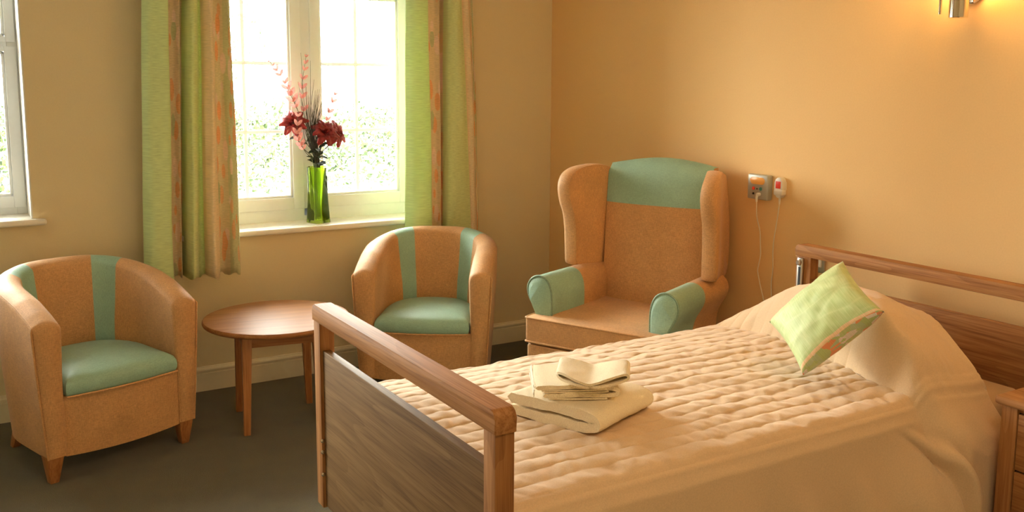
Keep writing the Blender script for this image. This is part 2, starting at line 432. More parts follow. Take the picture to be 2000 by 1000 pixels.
def emit(name, col, s):
    m, nt, b, out = nmat(name)
    b.inputs['Base Color'].default_value = rgb(col); b.inputs['Emission Color'].default_value = rgb(col); b.inputs['Emission Strength'].default_value = s
    return m
M['lampglass'] = emit('lit frosted glass', (1, .60, .20), 55)

def foliage_mat():
    m, nt, b, out = nmat('hedge leaves'); L = nt.links
    gi = N(nt, 'ShaderNodeNewGeometry'); r = ramp(nt, [(0, (.010, .024, .004)), (.5, (.026, .048, .008)), (1, (.070, .085, .022))])
    L.new(gi.outputs['Random Per Island'], r.inputs[0]); L.new(r.outputs[0], b.inputs['Base Color']); b.inputs['Roughness'].default_value = .6
    return m
M['foliage'] = foliage_mat()

# ------------------------------------------------------------------ room shell
XL, YF, ZC = -5.2, -6.2, 2.6
XR = 0.0
W1 = (-2.17, -.80, .795, 2.19)      # window with flowers: x0,x1,z0,z1
W2 = (-4.35, -2.88, .925, 2.19)    # window at the left edge
TH = .30

def struct(o): o['kind'] = 'structure'; return o

struct(box('floor', (XL-.3, XR+.3, YF-.3, TH, -.12, 0), M['carpet'], bev=0))
struct(box('ceiling', (XL-.3, XR+.3, YF-.3, TH, ZC, ZC+.15), M['ceiling'], bev=0))
struct(box('wall_right', (XR, XR+.3, YF-.3, 0, 0, ZC), M['wall_peach'], bev=0))
struct(box('wall_left', (XL-.3, XL, YF-.3, 0, 0, ZC), M['wall_cream'], bev=0))
struct(box('wall_front', (XL, XR, YF-.3, YF, 0, ZC), M['wall_cream'], bev=0))
# window wall with two openings
bs = [(XL-.3, W2[0], 0, TH, 0, ZC), (W2[0], W2[1], 0, TH, 0, W2[2]), (W2[0], W2[1], 0, TH, W2[3], ZC),
      (W2[1], W1[0], 0, TH, 0, ZC), (W1[0], W1[1], 0, TH, 0, W1[2]), (W1[0], W1[1], 0, TH, W1[3], ZC), (W1[1], XR+.3, 0, TH, 0, ZC)]
struct(boxes('wall_back', bs, M['wall_cream'], bev=0))

def skirt_profile():   # (offset from wall, z)
    return [(0, 0), (.018, 0), (.018, .092), (.0145, .095), (.0145, .100), (.020, .104), (.021, .112), (.017, .119), (.012, .122), (.010, .127), (0, .128)]
def skirting(name, axis, a0, a1, sgn, pos):
    pr = skirt_profile()
    if axis == 'x': out = [(pos+sgn*o, z) for o, z in pr]
    else: out = [(pos+sgn*o, z) for o, z in pr]
    o = prism(name, out, a0, a1, M['skirting'], bev=0, axis='x' if axis == 'x' else 'y', angle=25)
    struct(o); return o
skirting('baseboard_back', 'x', XL, XR, -1, 0.0)
skirting('baseboard_right', 'y', YF, -.021, -1, XR)
skirting('baseboard_left', 'y', YF, -.021, 1, XL)

FY0, FY1 = .205, .275        # frame depth
def frame_ring(bm, x0, x1, z0, z1, w, y0, y1, bev=.003):
    add_box(bm, x0, x0+w, y0, y1, z0, z1, bev, 2); add_box(bm, x1-w, x1, y0, y1, z0, z1, bev, 2)
    add_box(bm, x0+w-.001, x1-w+.001, y0, y1, z0, z0+w, bev, 2); add_box(bm, x0+w-.001, x1-w+.001, y0, y1, z1-w, z1, bev, 2)

def sash(x0, x1, z0, z1, gx0, gx1, gz0, gz1, vbars, hbars, parent):
    bm = bmesh.new()
    wl, wr, wb, wt = gx0-x0, x1-gx1, gz0-z0, z1-gz1
    y0, y1 = .190, .250
    # outer step and inner bead
    for k, (f, ya) in enumerate(((0.0, y0), (.62, y0-.008))):
        pass
    add_box(bm, x0, gx0, y0, y1, z0, z1, .004, 2); add_box(bm, gx1, x1, y0, y1, z0, z1, .004, 2)
    add_box(bm, gx0-.001, gx1+.001, y0, y1, z0, gz0, .004, 2); add_box(bm, gx0-.001, gx1+.001, y0, y1, gz1, z1, .004, 2)
    b = .014
    for (a, c, d, e) in ((gx0, gx0+b, gz0, gz1), (gx1-b, gx1, gz0, gz1), (gx0, gx1, gz0, gz0+b), (gx0, gx1, gz1-b, gz1)):
        add_box(bm, a, c, y0+.012, y0+.030, d, e, .004, 2)
    # shadow groove line round the sash
    s = bm_obj('sash', bm, M['upvc'], parent)
    bb = [(v-.0095, v+.0095, .222, .236, gz0, gz1) for v in vbars]+[(gx0, gx1,   .221, .235, h-.0095, h+.0095) for h in hbars]
    boxes('glazing_bars', bb, M['bar'], s, bev=.003)
    box('pane', (gx0-.002, gx1+.002, .227, .231, gz0-.002, gz1+.002), M['glass'], s, bev=0)
    return s

bm = bmesh.new(); frame_ring(bm, *W1[:2], .815, W1[3], .075, FY0, FY1)
add_box(bm, -1.511, -1.456, FY0, FY1, W1[2]+.05, W1[3]-.05, .003, 2)
w1 = struct(bm_obj('window_1', bm, M['upvc']))
sL = sash(-2.108, -1.511, .889, 2.125, -2.045, -1.570, .953, 2.056, [-1.817], [1.317, 1.686], w1)
sR = sash(-1.456, -.862, .889, 2.125, -1.404, -.931, .953, 2.056, [-1.180], [1.317, 1.686], w1)
# handles on the meeting stiles
for x, par in ((-1.543, sL), (-1.428, sR)):
    bm = bmesh.new(); add_box(bm, x-.010, x+.010, .172, .190, 1.33, 1.42, .005, 3); add_box(bm, x-.008, x+.008, .150, .172, 1.36, 1.385, .005, 3)
    add_box(bm, x-.009, x+.009, .142, .158, 1.25, 1.385, .006, 3)
    bm_obj('handle', bm, M['upvc'], par)
def sill(z1, x0, x1, ox0, ox1, name, parent):
    pr = [(.206, z1), (.206, z1-.028), (0.0, z1-.028), (-.030, z1-.028), (-.038, z1-.022), (-.041, z1-.014), (-.038, z1-.005), (-.031, z1)]
    o = prism(name, pr, x0, x1, M['sill'], parent, bev=0, axis='x', angle=30)
    return o
# sill sits in the opening and runs on in front of the wall on both sides
def sill2(z1, wx0, wx1, parent):
    bm = bmesh.new()
    add_box(bm, wx0+.001, wx1-.001, -.002, .206, z1-.028, z1, .0005, 1)
    add_box(bm, wx0-.055, wx1+.055, -.042, -.001, z1-.030, z1, .011, 4)
    return bm_obj('window_sill', bm, M['sill'], parent, angle=35)
sill2(.822, W1[0], W1[1], w1)
def reveals(W, z0, parent):
    x0, x1, _, z1 = W; t = .006
    boxes('reveal', [(x0, x0+t, .004, FY0, z0, z1), (x1-t, x1, .004, FY0, z0, z1), (x0+t, x1-t, .004, FY0, z1-t, z1)], M['reveal'], parent, bev=0)
reveals(W1, .823, w1)
bm = bmesh.new(); frame_ring(bm, W2[0], W2[1], .945, W2[3], .05, FY0, FY1)
add_box(bm, W2[0]+.05, W2[1]-.05, FY0, FY1, 1.735, 1.775, .003, 2)
w2 = struct(bm_obj('window_2', bm, M['upvc']))
xm = (W2[0]+W2[1])/2
sash(W2[0]+.02, W2[1]-.012, .985, 1.745, W2[0]+.07, -2.942, 1.040, 1.722, [xm-.3, xm+.3, xm], [1.378], w2)
sash(W2[0]+.02, W2[1]-.012, 1.765, 2.17, W2[0]+.07, -2.935, 1.792, 2.12, [], [], w2)
sill2(.953, W2[0], W2[1], w2)
reveals(W2, .954, w2)

# ------------------------------------------------------------------ curtains
def curtain(name, cols, ztop, zbot, label):
    """cols: (x_bottom, x_top, y, u)"""
    pts = [Vector((a, b, c, d)) for a, b, c, d in cols]
    P = catmull(pts, 9)
    nz = 44
    V = []; UV = []; F = []
    n = len(P)
    for j in range(nz+1):
        f = j/nz
        z = ztop+(zbot-ztop)*f
        for i, p in enumerate(P):
            x = p[1]+(p[0]-p[1])*sstep(-.25, 1.1, f)
            y = p[2]
            y = (-.140 if len(cols) > 20 else -.108)+(y+.105)*((1.05+.40*f) if len(cols) > 20 else (1.0+.05*f))
            k = noise.noise(Vector((p[3]*1.3, z*2.1, 3.3)))
            x += .006*k; y += .010*noise.noise(Vector((p[3]*1.1, z*1.7, 9.1)))
            zz = z
            if j == nz: zz = zbot+.008*math.sin(p[3]*5.0)+.006*noise.noise(Vector((p[3]*3, 0, 0)))
            V.append((x, y, zz)); UV.append((p[3], z))
    for j in range(nz):
        for i in range(n-1):
            F.append((j*n+i, (j+1)*n+i, (j+1)*n+i+1, j*n+i+1))
    o = mesh(name, V, F, M['curtain'], None, angle=None, uvs=UV)
    md = o.modifiers.new('thick', 'SOLIDIFY'); md.thickness = .003
    tag(o, label, 'curtain', 'curtains of the flower window')
    return o
def lx(px, b=True):   # column positions of the left curtain measured across the cloth
    return -2.425+(px-280)/190*.469
def ltx(px): return -2.358+(px-283)/162*.386
Lc = [(280, 283, -.085, 0), (292, 294, -.120, .25), (318, 314, -.125, .75), (333, 328, -.115, 1.0), (336, 332, -.070, 1.1), (346, 344, -.055, 1.5),
      (355, 355, -.070, 2.0), (358, 359, -.020, 2.25), (363, 365, -.020, 2.32), (366, 369, -.115, 2.4), (372, 377, -.135, 2.7), (381, 386, -.115, 3.0), (386, 390, -.078, 3.4), (397, 393, -.070, 3.95),
      (400, 396, -.112, 4.1), (411, 404, -.145, 4.5), (424, 412, -.112, 4.95), (430, 417, -.075, 5.3), (442, 425, -.070, 5.9), (454, 434, -.105, 6.5), (464, 441, -.112, 7.2), (470, 445, -.080, 7.9)]
curtain('curtain', [(lx(a), ltx(b), y, u) for a, b, y, u in Lc], 2.34, .625, 'green and cream striped floral curtain left of the flower window, full hem in view')
def rbx(px): return -1.022+(px-795)/147*.483
def rtx(px): return -1.003+(px-797)/124*.392
Rc = [(794, 797, -.075, 0), (806, 806, -.115, .3), (820, 814, -.125, .5), (836, 826, -.115, .8), (844, 833, -.095, 1.0), (848, 837, -.062, 1.15), (858, 850, -.060, 1.7), (863, 858, -.080, 2.1),
      (865, 862, -.020, 2.25), (869, 872, -.020, 2.3), (873, 876, -.095, 2.4), (886, 884, -.118, 3.0), (905, 890, -.120, 3.6), (917, 894, -.105, 3.95), (921, 900, -.100, 4.2), (927, 908, -.110, 4.7), (933, 914, -.085, 5.05),
      (938, 919, -.070, 6.0), (942, 922, -.070, 7.0)]
curtain('curtain', [(rbx(a), rtx(b), y, u) for a, b, y, u in Rc], 2.34, .635, 'green and cream striped floral curtain right of the flower window, behind the tub chair')
pole = empty('curtain_pole', (-1.49, -.105, 2.36)); tag(pole, 'curtain pole across the top of the flower window', 'curtain pole')
tube('pole', [(-1.1, 0, 0), (1.1, 0, 0)], .014, M['steel'], pole, 12)
for x in (-1.05, 1.05): box('bracket', (x-.012, x+.012, -.012, .105, -.012, .012), M['steel'], pole)

# ------------------------------------------------------------------ tub chairs
def tub_plan(ph, W, D, S=.24):
    """ph in [0,1]; returns (x,y,nx,ny, cosine-like position) outer top plan"""
    # straight arm share .27 each side
    a = .24
    if ph < a: t = ph/a; return (-W, S*t)
    if ph > 1-a: t = (1-ph)/a; return (W, S*t)
    q = (ph-a)/(1-2*a)*PI
    e = 2/2.35
    c, s = math.cos(q), math.sin(q)
    return (-W*math.copysign(abs(c)**e, c), S+(D-S)*abs(s)**e)

def tub_chair(loc, yaw, label):
    root = empty('tub_chair', (loc[0], loc[1], 0), yaw)
    tag(root, label, 'armchair', 'tan and turquoise tub chairs by the window wall')
    W, D = .348, .615; ZB = .112
    n = 96
    pl = [tub_plan(i/n, W, D) for i in range(n+1)]
    nr = []
    for i in range(n+1):
        a = pl[max(i-1, 0)]; b = pl[min(i+1, n)]
        tx, ty = b[0]-a[0], b[1]-a[1]; l = math.hypot(tx, ty) or 1
        nr.append((ty/l, -tx/l))   # inward normal
    hp = [(0, .662), (.06, .690), (.16, .727), (.27, .752), (.45, .778), (.60, .800), (.7, .803)]
    def h(y):
        for (a, b), (c, d) in zip(hp, hp[1:]):
            if y <= c: return b+(d-b)*(y-a)/(c-a)
        return .803
    V = []; F = []; mi = []; rim = []
    secs = []
    for i in range(n+1):
        x, y = pl[i]; nx, ny = nr[i]; H = h(y)
        bk = sstep(.2, .55, y)
        w = .112-.01*bk
        sec = []
        for z in (ZB, .16, .26, .38, .50, .58):
            sec.append((.034*(1-(z-ZB)/(.66-ZB))**1.3, z))
        Ht = H-.030
        for k in range(8):
            f = k/7*PI
            sec.append((w/2-w/2*math.cos(f), Ht+.030*math.sin(f)+(.004 if k in (3, 4) else 0)))
        for z in (.60, .52, .45, .40, .30, ZB):
            sec.append((w-.006*sstep(.6, .4, z)+.045*bk*sstep(.75, .42, z), z))
        ring = []
        for o, z in sec:
            ring.append((x+nx*o, y+ny*o, z))
        secs.append(ring)
        rim.append((x+nx*.008, y+ny*.008, Ht+.010))
    m = len(secs[0])
    for r in secs: V += r
    for i in range(n):
        q = None
        xm = abs((pl[i][0]+pl[i+1][0])/2)/W; ymid = (pl[i][1]+pl[i+1][1])/2
        band = ymid > .30 and .50 < xm < .83
        for k in range(m-1):
            a = i*m+k; F.append((a, a+1, a+m+1, a+m)); mi.append(1 if band else 0)
        F.append((i*m+m-1, i*m, (i+1)*m, (i+1)*m+m-1)); mi.append(0)
    for i, rev in ((0, True), (n, False)):
        c = Vector((0, 0, 0))
        ring = [Vector(p) for p in secs[i]]
        cx = sum(p.x for p in ring)/m
        inner = []
        b0 = len(V)
        zt = max(p.z for p in ring)
        for p in ring:
            q = Vector((cx+(p.x-cx)*.80, -.016, .112+(p.z-.112)*.975 if p.z > .3 else p.z+.004)); V.append(tuple(q)); inner.append(q)
        for k in range(m):
            a, b = i*m+k, i*m+(k+1) % m; c_, d_ = b0+(k+1) % m, b0+k
            F.append((a, b, c_, d_) if not rev else (d_, c_, b, a)); mi.append(0)
        # inner cap made of matching rungs between outer and inner side
        half = m//2
        for k in range(half-1):
            a, b, c_, d_ = b0+k, b0+k+1, b0+m-2-k, b0+m-1-k
            F.append((a, b, c_, d_) if not rev else (d_, c_, b, a)); mi.append(0)
    sh = mesh('tub_shell', V, F, [M['orange'], M['teal']], root, angle=75, midx=mi)
    # piping: up each front outer edge and round the rim
    path = []
    r0 = secs[0]
    for k in range(0, 7): path.append((r0[k][0]-.002, r0[k][1]-.004, r0[k][2]))
    path += [(p[0], p[1], p[2]) for p in rim[1:-1]]
    rn = secs[n]
    for k in range(6, -1, -1): path.append((rn[k][0]+.002, rn[k][1]-.004, rn[k][2]))
    tube('piping', path, .0042, M['tan_pipe'], root, 8)
    # inner front seams
    for s in (-1, 1):
        tube('seam', [(s*.246, -.006, z) for z in (.115, .2, .28, .345)], .0028, M['tan_pipe'], root, 6)
    # front panel under the cushion, slightly bowed
    V = []; F = []
    nx_, nz_ = 16, 8
    for j in range(nz_+1):
        for i in range(nx_+1):
            x = -.245+.49*i/nx_; z = .108+.245*j/nz_
            f = math.sin(PI*i/nx_)
            y = -.004-.022*f**.6*(.6+.4*math.sin(PI*j/nz_))
            V.append((x, y, z-(.010*f if j == 0 else 0)))
    k0 = len(V)
    for j in range(nz_+1):
        for i in range(nx_+1):
            x, y, z = V[j*(nx_+1)+i]; V.append((x, .06, z))
    def id_(j, i, o=0): return o+j*(nx_+1)+i
    for j in range(nz_):
        for i in range(nx_):
            F.append((id_(j, i), id_(j, i+1), id_(j+1, i+1), id_(j+1, i)))
            F.append((id_(j, i, k0), id_(j+1, i, k0), id_(j+1, i+1, k0), id_(j, i+1, k0)))
    for i in range(nx_):
        F.append((id_(0, i), id_(0, i, k0), id_(0, i+1, k0), id_(0, i+1)))
        F.append((id_(nz_, i), id_(nz_, i+1), id_(nz_, i+1, k0), id_(nz_, i, k0)))
    for j in range(nz_):
        F.append((id_(j, 0), id_(j+1, 0), id_(j+1, 0, k0), id_(j, 0, k0)))
        F.append((id_(j, nx_), id_(j, nx_, k0), id_(j+1, nx_, k0), id_(j+1, nx_)))
    mesh('front_panel', V, F, M['orange'], root, angle=50)
    # underside webbing board
    out = [(x*.86, .03+(y-.03)*.88) for x, y in pl[::4]]
    prism('base_board', out, .112, .135, M['darkframe'], root, bev=0)
    # seat cushion
    ol = []
    for i in range(0, n+1, 3):
        x, y = pl[i]; nx, ny = nr[i]; bk = sstep(.2, .55, y)
        o = .112+.012*bk+.018*bk
        ol.append((x+nx*o*.99, y+ny*o*.99))
    x0 = ol[0][0]
    front = [(x0+(-2*x0)*t, -.018-.022*math.sin(PI*t)) for t in [k/12 for k in range(13)]][::-1]
    ol = [(x0, .0)]+ol[1:-1]+[(-x0, .0)]+front
    puff('seat', ol, [(.93, .345), (.975, .352), (1.0, .368), (1.005, .385), (.995, .402), (.96, .419), (.88, .432), (.7, .443), (.45, .450), (.2, .453)], M['teal'], root, centre=(0, .22))
    tube('seat_piping', [(x0+(-2*x0)*t, -.020-.022*math.sin(PI*t), .352) for t in [k/14 for k in range(15)]], .0045, M['tan_pipe'], root, 8)
    # legs
    for s in (-1, 1):
        x1 = s*.316; x0_ = s*.250; b1 = s*.302; b0_ = s*.268
        taper('leg', (min(b0_, b1), max(b0_, b1), .022, .056), (min(x0_, x1), max(x0_, x1), .002, .066), 0, .116, M['beech_z'], root)
        x1 = s*.235; x0_ = s*.180; b1 = s*.245; b0_ = s*.212
        taper('leg', (min(b0_, b1), max(b0_, b1), .53, .563), (min(x0_, x1), max(x0_, x1), .475, .535), 0, .116, M['beech_z'], root)
    return root

tub_chair((-2.648, -.807), .313, 'tan tub chair with turquoise seat at the left, nearest the camera, wooden feet showing')
tub_chair((-1.230, -.715), -.628, 'tan tub chair with turquoise seat standing under the right curtain, behind the footboard')

# ------------------------------------------------------------------ wing chair
def wing_chair():
    root = empty('wingback_armchair', (-.855, -1.615, 0), -1.133)
    tag(root, 'tall tan wingback armchair with turquoise headrest and arms beside the bed', 'armchair')
    OR, TE = M['orange'], M['teal']
    # T-shaped seat cushion
    wc, wi = .337, .248
    T = [(-wc, 0), (wc, 0), (wc, .088), (wi, .088), (wi, .60), (-wi, .60), (-wi, .088), (-wc, .088)]
    def rnd(poly, r=.018, k=4):
        out = []; n = len(poly)
        for i in range(n):
            p = Vector(poly[i]); a = (Vector(poly[i-1])-p).normalized(); b = (Vector(poly[(i+1) % n])-p).normalized()
            for j in range(k+1):
                t = j/k
                q = (p+a*r)*(1-t)**2+p*2*t*(1-t)+(p+b*r)*t*t
                out.append((q.x, q.y))
        return out
    To = rnd(T)
    o = prism('seat_cushion', To, .420, .534, OR, root, bev=.010, seg=3)
    tube('piping', [(x*1.004, y, .532) for x, y in To], .0048, M['tan_pipe'], o, 8, closed=True)
    tube('piping', [(x*1.004, y, .422) for x, y in To], .0048, M['tan_pipe'], o, 8, closed=True)
    # base under the cushion
    B = rnd([(-wc+.006, .004), (wc-.006, .004), (wc-.006, .66), (-wc+.006, .66)], .02)
    prism('seat_base', B, .16, .408, OR, root, bev=.010)
    for s in (-1, 1):
        taper('leg', (s*.29-.02, s*.29+.02, .03, .07), (s*.29-.03, s*.29+.03, .02, .08), 0, .165, M['beech_z'], root)
        taper('leg', (s*.27-.02, s*.27+.02, .64, .68), (s*.27-.03, s*.27+.03, .58, .64), 0, .165, M['beech_z'], root)
    # arms: rolled profile in (x,z), extruded along y, front half turquoise
    for s in (-1, 1):
        pr = [(.249, .16), (.249, .40), (.247, .52), (.246, .60), (.252, .652), (.272, .692), (.305, .711), (.336, .708), (.362, .690), (.376, .660),
              (.374, .625), (.358, .590), (.338, .555), (.324, .51), (.320, .45), (.320, .34), (.322, .16)]
        prc = catmull(pr[1:-1], 3); prc = [Vector(pr[0])]+prc+[Vector(pr[-1])]
        m = len(prc)
        ys = [.092+.57*t for t in [k/18 for k in range(19)]]
        V = []; F = []; mi = []
        for j, y in enumerate(ys):
            for p in prc:
                # inner face leans in a little towards the back; arm top dips slightly
                V.append((s*(p.x-.012*sstep(.1, .6, y)*(1 if p.x < .3 else 0)), y, p.y-.006*sstep(.1, .6, y)))
        for j in range(len(ys)-1):
            te = ys[j] < .350
            for k in range(m):
                a, b = j*m+k, j*m+(k+1) % m
                q = (a, b, b+m, a+m)
                F.append(q if s > 0 else q[::-1]); mi.append(1 if te else 0)
        # front facing: inset and puffed
        cx = sum(p.x for p in prc)/m
        rings = []
        for f, yy in ((.93, .084), (.78, .076)):
            b0 = len(V)
            for p in prc: V.append((s*(.300+(p.x-.300)*f), yy, (p.y-.42)*(.5+.5*f)+.42 if p.y > .42 else p.y))
            rings.append(b0)
        prev = 0
        for b0 in rings:
            for k in range(m):
                q = (prev+k, b0+k, b0+(k+1) % m, prev+(k+1) % m); F.append(q if s > 0 else q[::-1]); mi.append(1)
            prev = b0
        half = m//2
        for k in range(half):
            q = (prev+k, prev+m-1-k, prev+m-2-k, prev+k+1)
            if len(set(q)) == 4: F.append(q if s > 0 else q[::-1]); mi.append(1)
        F.append(tuple((len(ys)-1)*m+k for k in range(m))); mi.append(0)
        arm = mesh('arm', V, F, [OR, TE], root, angle=50, midx=mi)
        tube('piping', [(s*p.x, .088, p.y) for p in prc if p.y > .30], .0048, M['teal_pipe'], arm, 8)
    # back: crowned slab, seat line to top
    nxs, nzs = 28, 40
    def by(z): return .600+.065*(z-.50)/.69
    def topz(t): return 1.196+.034*math.cos(t*PI/2)**1.0 if abs(t) <= 1 else 1.196
    zb = 1.006
    V = []; F = []; mi = []
    for side in (0, 1):
        for j in range(nzs+1):
            f = j/nzs
            for i in range(nxs+1):
                t = -1+2*i/nxs
                z0, z1 = .40, topz(t)
                jb = 30
                z = z0+(zb-z0)*j/jb if j <= jb else zb+(z1-zb)*(j-jb)/(nzs-jb)
                w = .262+.008*sstep(.6, 1.15, z)
                puffy = (1-abs(t)**3)*(sstep(0, .1, 1-f))
                y = by(z)-(.030*puffy+.006*math.sin(f*PI)) if side == 0 else by(z)+.105-.02*(1-sstep(0, .08, 1-f))
                # rounded top edge
                if side == 0: y += .035*(1-sstep(0, .055, 1-f))
                V.append((t*w, y, z))
    K = (nzs+1)*(nxs+1)
    for j in range(nzs):
        for i in range(nxs):
            a = j*(nxs+1)+i; q = (a, a+1, a+nxs+2, a+nxs+1)
            zc = (V[a][2]+V[a+nxs+1][2])/2
            F.append(q); mi.append(1 if zc > zb else 0)
            F.append(tuple(K+v for v in q[::-1])); mi.append(0)
    for i in range(nxs):
        a = nzs*(nxs+1)+i; F.append((a, a+1, K+a+1, K+a)); mi.append(1)
        F.append((i+1, i, K+i, K+i+1)); mi.append(0)
    for j in range(nzs):
        a = j*(nxs+1); F.append((a+nxs+1, a, K+a, K+a+nxs+1)[::-1]); mi.append(0)
        a += nxs; F.append((a, a+nxs+1, K+a+nxs+1, K+a)[::-1]); mi.append(0)
    # snap the colour seam to one level
    for k, v in enumerate(V):
        pass
    mesh('backrest', V, F, [OR, TE], root, angle=55, midx=mi)
    # wings
    prof = [(.68, 1.150), (.655, 1.182), (.600, 1.196), (.530, 1.195), (.460, 1.183), (.405, 1.155), (.378, 1.115), (.376, 1.075), (.392, 1.020),
            (.418, .965), (.432, .90), (.437, .83), (.440, .76), (.445, .715), (.470, .700), (.60, .690), (.72, .690), (.74, .90)]
    pc = catmull(prof, 4, closed=True)
    for s in (-1, 1):
        c = Vector((.57, .94)); V = []; F = []; mcount = len(pc)
        def xin(y): return .268+.066*sstep(.68, .38, y)
        layers = [(.90, 0.004), (.965, -.0), (.99, .010), (1.0, .030), (.99, .052), (.965, .066), (.90, .073)]
        # inner face slightly padded, outer face flat
        for f, o in layers:
            for p in pc:
                y = c.x+(p.x-c.x)*f if p.x < .6 else p.x; z = c.y+(p.y-c.y)*(1-(1-f)*.5)
                V.append((s*(xin(y)+o), y, z))
        for li in range(len(layers)-1):
            for k in range(mcount):
                q = (li*mcount+k, li*mcount+(k+1) % mcount, (li+1)*mcount+(k+1) % mcount, (li+1)*mcount+k)
                F.append(q if s < 0 else q[::-1])
        for li, off, rv in ((0, -.004, 0), (len(layers)-1, .004, 1)):
            o_in = layers[li][1]+off
            base = li*mcount; pr_ = base
            for f in (.6, .3):
                b0 = len(V)
                for k, p in enumerate(pc):
                    bx = V[base+k]; y = c.x+(bx[1]-c.x)*f; z = c.y+(bx[2]-c.y)*f
                    V.append((s*(xin(y)+o_in), y, z))
                for k in range(mcount):
                    q = (pr_+k, b0+k, b0+(k+1) % mcount, pr_+(k+1) % mcount)
                    if (s < 0) == bool(rv): q = q[::-1]
                    F.append(q)
                pr_ = b0
            ci = len(V); V.append((s*(xin(c.x)+o_in), c.x, c.y))
            for k in range(mcount):
                q = (pr_+k, ci, pr_+(k+1) % mcount)
                if (s < 0) == bool(rv): q = q[::-1]
                F.append(q)
        w = mesh('wing', V, F, OR, root, angle=60)
    return root
wing_chair()

# ------------------------------------------------------------------ round side table
def side_table():
    root = empty('side_table', (-1.928, -.600, 0), math.radians(-9.4))
    tag(root, 'round wooden side table between the two tub chairs', 'table')
    lathe('tabletop', [(.315, .4730), (.326, .4745), (.333, .479), (.3365, .486), (.336, .493), (.332, .4985), (.325, .5005)], M['beech'], root, seg=96)
    h = .178
    ap = []
    for s in (-1, 1):
        ap.append((-h+.02, h-.02, s*(h-.012)-.010, s*(h-.012)+.010, .405, .4728))
        ap.append((s*(h-.012)-.010, s*(h-.012)+.010, -h+.02, h-.02, .405, .4728))
    boxes('apron', ap, M['beech_x'], root, bev=.001)
    for sx in (-1, 1):
        for sy in (-1, 1):
            cx, cy = sx*h, sy*h
            top = (min(cx, cx-sx*.044), max(cx, cx-sx*.044), min(cy, cy-sy*.044), max(cy, cy-sy*.044))
            bx, by_ = sx*(h+.006), sy*(h+.006)
            bot = (min(bx, bx-sx*.030), max(bx, bx-sx*.030), min(by_, by_-sy*.030), max(by_, by_-sy*.030))
            taper('leg', bot, top, 0, .4728, M['beech_z'], root)
side_table()

# ------------------------------------------------------------------ bed
XF, XH = -2.32, -.28     # outer face of footboard, front face of headboard
Y0, Y1 = -2.232, -3.312  # far and near side
bed = empty('bed', (-1.3, -2.77, 0))
tag(bed, 'wooden profiling bed with oak footboard and headboard along the right wall', 'bed')
def B(x0, x1, y0, y1, z0, z1): return (x0+1.3, x1+1.3, min(y0, y1)+2.77, max(y0, y1)+2.77, z0, z1)
# footboard: panel with rail, posts, bolts
fb = box('footboard', B(XF+.012, XF+.036, Y0-.052, Y1+.052, .33, .811), M['panel_y'], bed, bev=.002)
def rail(name, x0, x1, parent, mat, ztop=.945, zb=.895):
    y0, y1 = Y0+2.77, Y1+2.77
    h = ztop-zb; r = .020; out = []
    out.append((y0, zb))
    for k in range(7):
        a = k/6*PI/2; out.append((y0-r+r*math.cos(a), ztop-r+r*math.sin(a)))
    for k in range(7):
        a = PI/2+k/6*PI/2; out.append((y1+r+r*math.cos(a), ztop-r+r*math.sin(a)))
    out.append((y1, zb))
    return prism(name, out, x0+1.3, x1+1.3, mat, parent, bev=.003, seg=2, axis='x', angle=35)
rail('top_rail', XF, XF+.052, fb, M['oak_y'])
def post(y0, y1, parent, x0, x1, zb, name='post'):
    return taper(name, (x0+1.302, x1+1.298, min(y0, y1)+2.77, max(y0, y1)+2.77), (x0+1.302, x1+1.298, min(y0, y1)+2.77, max(y0, y1)+2.77), zb, .8955, M['oak_z'], parent, bev=.002)
def foot_post(ya, yb):
    # bottom is cut at a slant
    out = [(ya+2.77, .325), (ya+2.77, .8955), (yb+2.77, .8955), (yb+2.77, .325)]
    return prism('post', out, XF+1.303, XF+.052+1.297, M['oak_z'], fb, bev=.002, seg=2, axis='x', angle=35)
foot_post(Y0-.004, Y0-.052); foot_post(Y1+.052, Y1+.004)
# bolts on the inner flank of the far post
for z in (.535, .500, .430):
    o = lathe('bolt', [(.0001, .006), (.004, .0055), (.0065, .003), (.007, 0)], M['chrome'], fb, seg=14)
    o.rotation_euler = (PI/2, 0, 0); o.location = (XF+.0065+1.3, Y0-.0515+2.77, z)
# headboard
hb = box('headboard', B(XH+.012, XH+.036, Y0-.052, Y1+.052, .33, .815), M['oak_y'], bed, bev=.002)
rail('top_rail', XH, XH+.052, hb, M['oak_y'], .951, .904)
for ya, yb in ((Y0-.004, Y0-.080), (Y1+.080, Y1+.004)):
    taper('post', (XH+1.303, XH+.052+1.297, yb+2.77, ya+2.77), (XH+1.303, XH+.052+1.297, yb+2.77, ya+2.77), .30, .9045, M['oak_z'], hb, bev=.002)
for s, ya in ((0, Y0-.020), (1, Y1+.048)):
    yc = ya-.014
    o = box('side_rail_track', B(XH-.009, XH+.002, ya, ya-.028, .36, .899), M['steel'], hb, bev=.003)
    box('slot', B(XH-.0105, XH-.0085, yc+.005, yc-.005, .37, .862), M['black'], o, bev=.0005)
    kn = lathe('knob', [(.0001, .012), (.008, .012), (.011, .009), (.012, 0)], M['steel'], o, seg=20)
    kn.rotation_euler = (0, -PI/2, 0); kn.location = (XH-.009+1.3, yc+2.77, .880)
